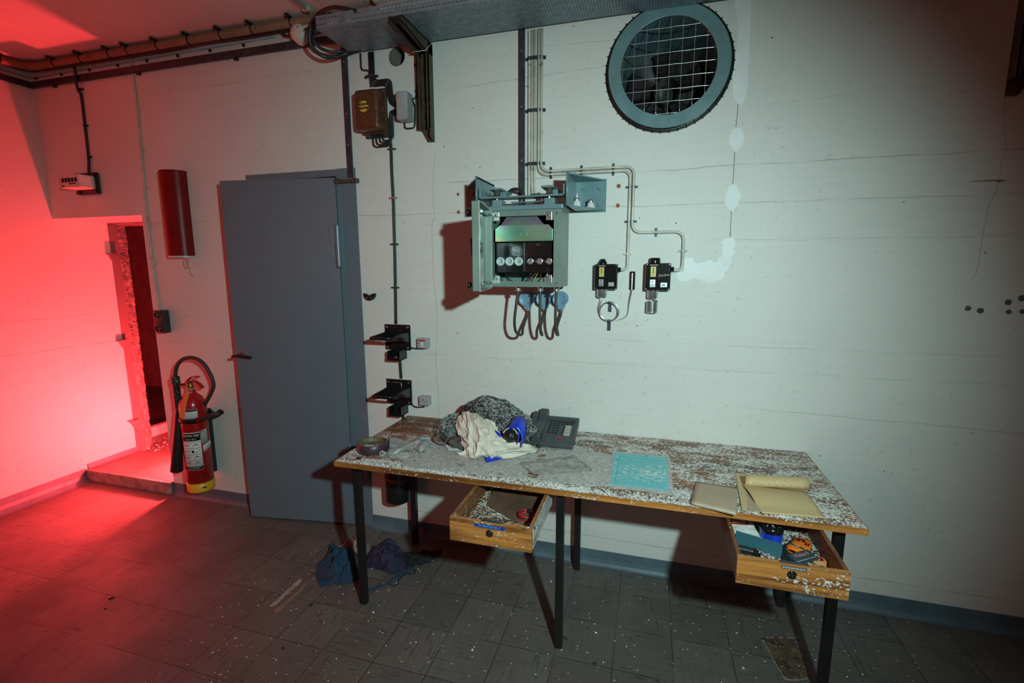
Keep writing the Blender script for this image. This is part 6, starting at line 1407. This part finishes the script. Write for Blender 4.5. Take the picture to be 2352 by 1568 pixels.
# damage patch on the base
m = MB()
for k in range(7): pp = cp(math.radians(12 + random.uniform(-7, 7)), eb + 0.033 + random.uniform(-.004, .004), ER + 0.0020); m.sph(pp, 0.006, 1, (1, 1, .7))
m.build('paint_chip', M_RUSTC, EX, smooth=True)
l1 = label_on(-66, 18, 0.305, 0.555, M_WHITE, 'instruction_label')
label_on(-64, 16, 0.500, 0.550, M_KEY, 'label_header', ER + 0.0013, l1)
text_on('DIOXID CO', -26, 0.534, 0.019, M_WHITE, 'header_text', l1, ER + 0.0020); text_on('2', 6, 0.529, 0.010, M_WHITE, 'header_text', l1, ER + 0.0020); text_on('5 KG  BE 5', -24, 0.511, 0.013, M_WHITE, 'header_text', l1, ER + 0.0020)
label_on(-64, 16, 0.309, 0.330, M_KEY, 'label_footer', ER + 0.0013, l1); text_on('TIL EL BRAND', -24, 0.319, 0.010, M_WHITE, 'footer_text', l1, ER + 0.0020)
M_LIGHTG = flat('pale grey print', (0.45, 0.47, 0.47), 0.6)
for k in range(4):
    z = 0.478 - 0.040 * k
    label_on(-62, 14, z + 0.012, z + 0.014, M_KEY, 'rule_line', ER + 0.0013, l1)
    label_on(-60, -30, z - 0.004, z - 0.001, M_KEY, 'rule_line', ER + 0.0013, l1); label_on(-60, -36, z - 0.011, z - 0.009, M_KEY, 'rule_line', ER + 0.0013, l1)
    m = MB(); z_ = z - 0.016
    if k in (0, 2, 3): m.b.faces.new([m.b.verts.new(cp(math.radians(a), zz, ER + 0.0016)) for a, zz in ((-18, z_), (8, z_), (-2, z_ + 0.018), (-8, z_ + 0.018))])
    else: m.b.faces.new([m.b.verts.new(cp(math.radians(a), zz, ER + 0.0016)) for a, zz in ((-24, z_), (-14, z_), (-14, z_ + 0.016), (-24, z_ + 0.016))]); m.b.faces.new([m.b.verts.new(cp(math.radians(a), zz, ER + 0.0016)) for a, zz in ((-8, z_ + .002), (-5, z_), (10, z_ + 0.018), (8, z_ + 0.020))])
    m.build('pictogram', M_KEY, l1)
l2 = label_on(21, 52, 0.470, 0.560, M_LIGHTG, 'grey_label', skew=0.004); text_on('CE', 26, 0.553, 0.012, M_KEY, 'label_text', l2)
for k in range(6): label_on(24, 49, 0.540 - 0.011 * k, 0.542 - 0.011 * k, M_GREY, 'text_line', ER + 0.0013, l2, 0.004)
l3 = label_on(24, 78, 0.418, 0.462, M_WHITE, 'check_label', ER + 0.0016, skew=0.018)
for k in range(3): label_on(30, 72, 0.450 - 0.010 * k, 0.4515 - 0.010 * k, M_KEY, 'text_line', ER + 0.0021, l3, 0.014)
l4 = label_on(-44, 16, 0.640, 0.706, M_WHITE, 'service_label'); label_on(-42, 14, 0.692, 0.704, M_KEY, 'label_header', ER + 0.0013, l4)
for k in range(4): label_on(-38, 10, 0.682 - 0.010 * k, 0.6835 - 0.010 * k, flat('teal print', (0.05, 0.2, 0.25), 0.5), 'text_line', ER + 0.0013, l4)
label_on(-42, 14, 0.641, 0.646, M_GREY, 'label_footer', ER + 0.0013, l4)
# valve, levers
zt = et + 0.125; m = MB(); m.lathe([(0.017, 0), (0.020, 0.006), (0.020, 0.020), (0.016, 0.032), (0.015, 0.050), (0.0, 0.050)], (EC.x, EC.y, zt - 0.005), (0, 0, 1), 20)
m.sph((EC.x - 0.010, EC.y - 0.016, zt + 0.024), 0.012, 2); m.cyl((EC.x, EC.y, zt + 0.025), (EC.x - 0.075, EC.y - 0.020, zt + 0.024), 0.010, 0.008); m.build('valve', M_BRASS, EX)
MB().torus((EC.x, EC.y, zt - 0.002), 0.023, 0.003, n=24).build('neck_seal', M_CREAM, EX)
dx = V((1.0, -0.12, 0)).normalized(); nv = V((0, 0, 1)); sd = dx.cross(nv).normalized()
def lever(P, w0, w1, name):
    C_ = V((EC.x, EC.y, zt)); L = smoothp([C_ + dx * a + nv * b for a, b in P], 6); n = len(L)
    m = MB(); m.grid(lambda u, v: L[min(n - 1, int(round(u * (n - 1))))] + sd * ((v - 0.5) * (w0 + (w1 - w0) * u)), n - 1, 3); return m.build(name, M_RED, EX, solid=0.004)
lever([(-0.030, 0.036), (-0.006, 0.060), (0.030, 0.078), (0.070, 0.082), (0.085, 0.078)], 0.016, 0.026, 'top_lever')
lever([(-0.012, 0.044), (0.030, 0.052), (0.070, 0.045), (0.105, 0.024), (0.110, 0.010)], 0.020, 0.026, 'carry_lever')
m = MB(); m.tube(smoothp([(EC.x + .008, EC.y - .016, zt + .01), (EC.x + .035, EC.y - .03, zt + .0), (EC.x + .045, EC.y - .028, zt - .012)], 5), .0012, 5); m.build('seal_wire', M_CREAM, EX)
# hose, grip and horn
hx = W(404, 862, -0.16); GX0 = V((hx.x, -0.165, 0)); gt, gbm = 0.905, 0.685
hose = smoothp([V((EC.x + 0.02, EC.y + 0.03, 0.66)), W(484, 905, -0.10), W(490, 880, -0.12), W(478, 850, -0.13), W(462, 830, -0.14), W(440, 821, -0.15), W(418, 826, -0.16), W(406, 842, -0.165), V((GX0.x, -0.165, gt + 0.004))], 8)
MB().tube(hose, 0.0115, 10).build('hose', M_RUBBER, EX)
g_ = MB().lathe([(0.0, 0.022), (0.023, 0.02), (0.0245, 0.0), (0.0245, -0.022), (0.0200, -0.026), (0.0200, -0.21), (0.017, -0.216)], (GX0.x, -0.165, gt - 0.02), (0, 0, 1), 24).build('grip', grime('dusty grip', (0.02, 0.02, 0.022), 0.6, dust=0.55, dust_scale=120, dust_col=(0.5, 0.52, 0.52), dirt_amt=0.0), EX)
MB().lathe([(0.017, 0.0), (0.021, -0.02), (0.036, -0.40), (0.035, -0.405), (0.018, -0.05)], (GX0.x, -0.165, gbm), tuple(V((GX0.x, -0.165, gbm)) - W(406, 1078, -0.19)), 28).build('horn', grime('black horn', (0.018, 0.014, 0.014), 0.45), EX)
MB().tube([(GX0.x, -0.165, gt - 0.03), (EC.x - 0.07, EC.y - 0.02, zt + 0.022)], 0.007, 8).build('link_pipe', M_BRASS, EX)
MB().torus((GX0.x, -0.165, gt + 0.022), 0.0125, 0.0018, n=20).build('hose_clip', M_STEEL, EX)
MB().tube(smoothp([(GX0.x - .015, -.155, 0.86), (GX0.x - .032, -.15, 0.83), (GX0.x - .034, -.15, 0.80), (GX0.x - .018, -.155, 0.775)], 5), 0.003, 6).build('grip_loop', M_BLACK, EX)
# wall bracket with padded strap
m = MB(); zb_ = 0.610
m.tube(smoothp([V((EC.x + 0.0, 0.0, zb_ + 0.03)), V((EC.x + 0.08, -0.04, zb_ + 0.02)), W(505, 943, -0.14), W(511, 948, -0.16)], 6), 0.010, 8)
m.build('bracket_arm', M_BLACK, EX)
m = MB(); A1, A2 = W(462, 962, -0.215), W(507, 947, -0.17); m.tube([A1, A1.lerp(A2, .5), A2], 0.0155, 12); m.build('padded_strap', grime('dusty strap', (0.02, 0.02, 0.02), 0.6, dust=0.45, dust_scale=160, dust_col=(0.45, 0.45, 0.42)), EX)
m = MB(); m.cyl(A1 + (A1 - A2).normalized() * 0.030, A1, 0.016); m.build('strap_end', M_DKRED, EX)
m = MB(); m.grid(lambda u, v: cp(math.radians(-90 + 130 * u), zb_ + 0.005 + 0.03 * v, ER + 0.004), 16, 2); m.build('steel_band', M_BLACK, EX, solid=0.003)
MB().bb(EC.x - 0.012, EC.x + 0.004, -0.040, 0.0, 0.22, 0.66, 0.002).build('wall_rail', M_BLACK, EX)
m = MB(); T0, T1_ = W(424, 892, -0.225), W(424, 965, -0.235)
def tagf(u, v):
    a = W(430, 895, -0.225).lerp(W(437, 900, -0.225), u); b = W(411, 925, -0.235).lerp(W(425, 930, -0.235), u); c = W(411, 960, -0.235).lerp(W(424, 965, -0.235), u)
    return (a * (1 - v) ** 2 + b * 2 * v * (1 - v) + c * v * v)
m.grid(tagf, 6, 14); m.build('inspection_tag', flat('orange tag', (0.85, 0.24, 0.09), 0.6), EX, solid=0.0008)
MB().tube([W(433, 893, -0.22), V((EC.x, EC.y - 0.02, zt))], 0.0010, 5).build('tag_string', M_CREAM, EX)

# ================================================================ black canister under the table
BX, BY = -1.352, -0.095
t = thing('canister', 'black cylindrical canister clamped to the wall under the left end of the table', 'canister', (BX, BY, 0.26))
MB().lathe([(0.0, 0.0), (0.066, 0.0), (0.071, 0.006), (0.071, 0.30), (0.064, 0.31), (0.0, 0.31)], (BX, BY, 0.257), (0, 0, 1), 40).build('body', M_BLACK, t)
MB().lathe([(0.0715, 0.0), (0.0735, 0.001), (0.0735, 0.022), (0.0715, 0.023)], (BX, BY, 0.382), (0, 0, 1), 40).build('clamp_band', grime('grey band', (0.13, 0.105, 0.105), 0.5), t)
MB().cyl((BX - .02, BY - 0.070, 0.393), (BX - .02, BY - 0.080, 0.393), 0.006, seg=8).build('bolt', M_BLACK, t)
MB().bb(BX - 0.015, BX + 0.015, -0.03, 0, 0.30, 0.50).build('wall_mount', M_BLACK, t)
t = thing('pipe_stub', 'short grey pipe end on the blue door frame behind the left front table leg', 'pipe', tuple(W(843, 1095)))
p = W(843, 1080, -0.02); MB().cyl((p.x, -0.022, p.z - 0.055), (p.x, -0.022, p.z + 0.10), 0.012).build('stub', M_DOOR, t)

# ================================================================ rags on the floor
def F(u, v, z=0.0): return Hz(u, v, z)
def ragmesh(rows, amp, fs, seed, mat, name, lab, nu=70, nv=60, zmin=0.002):
    f_ = patch([[F(u, v, z) for u, v, z in r] for r in rows]); m = MB()
    def g(u, v):
        p = f_(u, v); q = V((p.x * fs, p.y * fs, seed)); w = noise.noise(q * 0.7) * 0.6
        k = (1 - min(1, abs(noise.noise(q + V((w, w, 0)))) * 3)) ** 2 + 0.4 * (1 - min(1, abs(noise.noise(q * 2.3)) * 3))
        fr = noise.noise(V((p.x * 70, p.y * 70, seed))) * 0.006 if (u in (0, 1) or v in (0, 1)) else 0
        return V((p.x + fr, p.y + fr, max(zmin, p.z * (0.75 + 0.5 * k) + amp * k - amp * 0.3)))
    o = m.grid(g, nu, nv).build(name, mat, None, solid=0.0015)
    if lab: tag(o, lab, 'rag')
    return o
ragmesh([[(757, 1249, .01), (775, 1252, .05), (795, 1256, .05), (808, 1262, .015)], [(750, 1272, .01), (772, 1270, .06), (800, 1275, .065), (816, 1285, .015)], [(733, 1298, .01), (762, 1296, .05), (798, 1300, .05), (820, 1305, .01)], [(726, 1322, .006), (760, 1318, .02), (795, 1320, .03), (828, 1322, .006)], [(737, 1348, .003), (765, 1340, .004), (790, 1342, .004), (815, 1332, .003)]], 0.010, 11, 3, M_NAVY, 'blue_cloth', 'crumpled dark blue cloth on the floor left of the front table leg')
ragmesh([[(846, 1262, .01), (870, 1252, .03), (896, 1243, .035), (916, 1254, .02), (930, 1272, .008)], [(842, 1280, .01), (870, 1272, .05), (896, 1268, .06), (918, 1275, .03), (935, 1285, .006)], [(840, 1292, .01), (868, 1292, .04), (895, 1295, .05), (918, 1296, .03), (936, 1298, .006)], [(846, 1305, .003), (870, 1308, .006), (895, 1315, .01), (925, 1316, .008), (945, 1305, .003)]], 0.009, 13, 7, M_PURP, 'violet_cloth', 'crumpled dark violet cloth on the floor right of the front table leg, speckled with flakes')
ragmesh([[(925, 1272, .006), (950, 1268, .012), (985, 1266, .012), (1014, 1262, .004)], [(928, 1285, .01), (952, 1282, .022), (985, 1276, .018), (1014, 1266, .006)], [(932, 1302, .004), (955, 1298, .01), (982, 1294, .008), (1006, 1278, .003)]], 0.010, 16, 9, grime('black cloth', (0.008, 0.010, 0.013), 0.9, dust=0.1), 'black_cloth', 'flat black cloth tail running right from the violet cloth under the table', 50, 30)
ragmesh([[(778, 1258, .006), (800, 1246, .02), (812, 1236, .035), (826, 1240, .03), (848, 1248, .006)], [(782, 1262, .02), (800, 1256, .05), (815, 1250, .06), (832, 1252, .05), (850, 1258, .006)], [(798, 1268, .006), (812, 1268, .02), (822, 1272, .03), (836, 1276, .02), (848, 1272, .004)]], 0.012, 18, 5, grime('stained cream rag', (0.30, 0.24, 0.18), 0.85, var=0.6, dirt_amt=0.4, dscale=25, dirt=(0.14, 0.05, 0.02)), 'stained_rag', 'brown stained cream rag behind the dark blue cloth on the floor', 50, 30)
t = thing('knotted_cord', 'knotted dark blue cord trailing on the floor in front of the violet cloth', 'cord', tuple(F(900, 1330)))
L = [F(u, v, .006) for u, v in ((950, 1300), (945, 1310), (930, 1314), (918, 1322), (905, 1328), (895, 1336), (882, 1344), (866, 1348), (852, 1354), (845, 1360))]
L = smoothp(L, 6); MB().tube([p + V((noise.noise(p * 80) * .004, noise.noise(p * 90) * .004, abs(noise.noise(p * 70)) * .004)) for p in L], 0.006, 7, rfun=lambda t_: 0.5 + 0.7 * abs(math.sin(t_ * 19))).build('cord', M_NAVY, t)
MB().tube(smoothp([F(u, v, .004) for u, v in ((948, 1300), (954, 1312), (946, 1318), (936, 1316), (926, 1322), (915, 1332), (914, 1340), (905, 1345), (896, 1341))], 8), 0.003, 6).build('loose_strand', M_CABLEB, t)
MB().tube(smoothp([F(u, v, .003) for u, v in ((740, 1318), (725, 1320), (718, 1316), (712, 1312))], 6), 0.0015, 5).build('loose_thread', M_CABLEB, t)
# missing tile
def pf():
    t = NT('bare screed'); n1 = t.noise(16, 5, 0.7); n2 = t.noise(45, 4, 0.7)
    c = t.mix(t.ramp(n1, 0.35, 0.6), (0.030, 0.018, 0.010), (0.12, 0.075, 0.045)); c = t.mix(t.ramp(n2, 0.55, 0.64), c, (0.20, 0.165, 0.12)); t.bump(n2, 0.8, 0.006); return t.fin(c, 0.8)
pts = [F(1747, 1465), F(1782, 1463), F(1824, 1467), F(1836, 1490), F(1850, 1528), F(1861, 1558), F(1840, 1562), F(1803, 1561), F(1785, 1530), F(1765, 1494)]
q = []
for i, p in enumerate(pts):
    n_ = pts[(i + 1) % len(pts)]
    for k in range(6): r_ = p.lerp(n_, k / 6); q.append(V((r_.x + noise.noise(r_ * 60) * .004, r_.y + noise.noise(r_ * 70) * .004, -0.002)))
MB().prism(q, (0, 0, 0.0035)).build('bare_patch', pf(), fl)
m = MB()
for i in range(0, len(q) - 1):
    if 30 < i < 62 or random.random() < 0.35: m.tube([q[i] + V((0, 0, .0035)), q[i + 1] + V((0, 0, .0035))], 0.0018, 4)
m.build('chipped_tile_edge', M_GREYRAG, fl)
# light scuffs on the floor, as parts of the floor
def smear(pts, mat, name):
    P = smoothp([F(u, v) for u, v in pts], 8, closed=True); MB().prism([V((p.x + noise.noise(p * 50) * .007, p.y + noise.noise(p * 55) * .007, -0.001)) for p in P], (0, 0, 0.0016)).build(name, mat, fl)
M_SCUF = grime('pale scuff', (0.33, 0.30, 0.28), 0.6, var=0.4, dirt_amt=0.3, dscale=60, dirt=(0.10, 0.09, 0.085))
smear([(622, 1390), (640, 1372), (662, 1352), (688, 1330), (692, 1334), (670, 1356), (650, 1374), (632, 1390)], M_SCUF, 'pale_smear')
smear([(630, 1400), (650, 1384), (680, 1360), (702, 1338), (704, 1342), (684, 1364), (655, 1392), (634, 1408)], grime('brown scuff', (0.20, 0.14, 0.10), 0.6, var=0.5), 'brown_smear')
for (u, v, a) in ((714, 1390, 8), (257, 1373, 9), (240, 1397, 5), (1365, 1522, 6), (650, 1488, 5)):
    p = F(u, v, .002); m = MB()
    for k in range(3): m.sph((p.x + random.uniform(-1, 1) * a * .0007, p.y + random.uniform(-1, 1) * a * .0007, .002), a * 0.0008, 1, (1.3, 1, .4))
    o = m.build('dirt_crumb', M_BLACK, None, smooth=True)
    tag(o, {714: 'black crumb on the floor in front of the left table leg', 257: 'black crumb on the bare floor in front of the low doorway', 240: 'small black crumb just left of another on the floor', 1365: 'black crumb on the floor right of the middle table leg', 650: 'small black crumb near the bottom of the open floor'}[u], 'crumb')
flakes('paint_flakes', -1.9, 1.4, -1.35, -0.02, 0.0, 900, 0.0014, 0.0042, 'white paint flakes scattered on the floor under and in front of the table', M_PLASTER, 21, lambda x, y: 0.95 if (0.45 < x < 0.95 and y > -0.45) else (0.5 if y < -0.3 else 0.25))
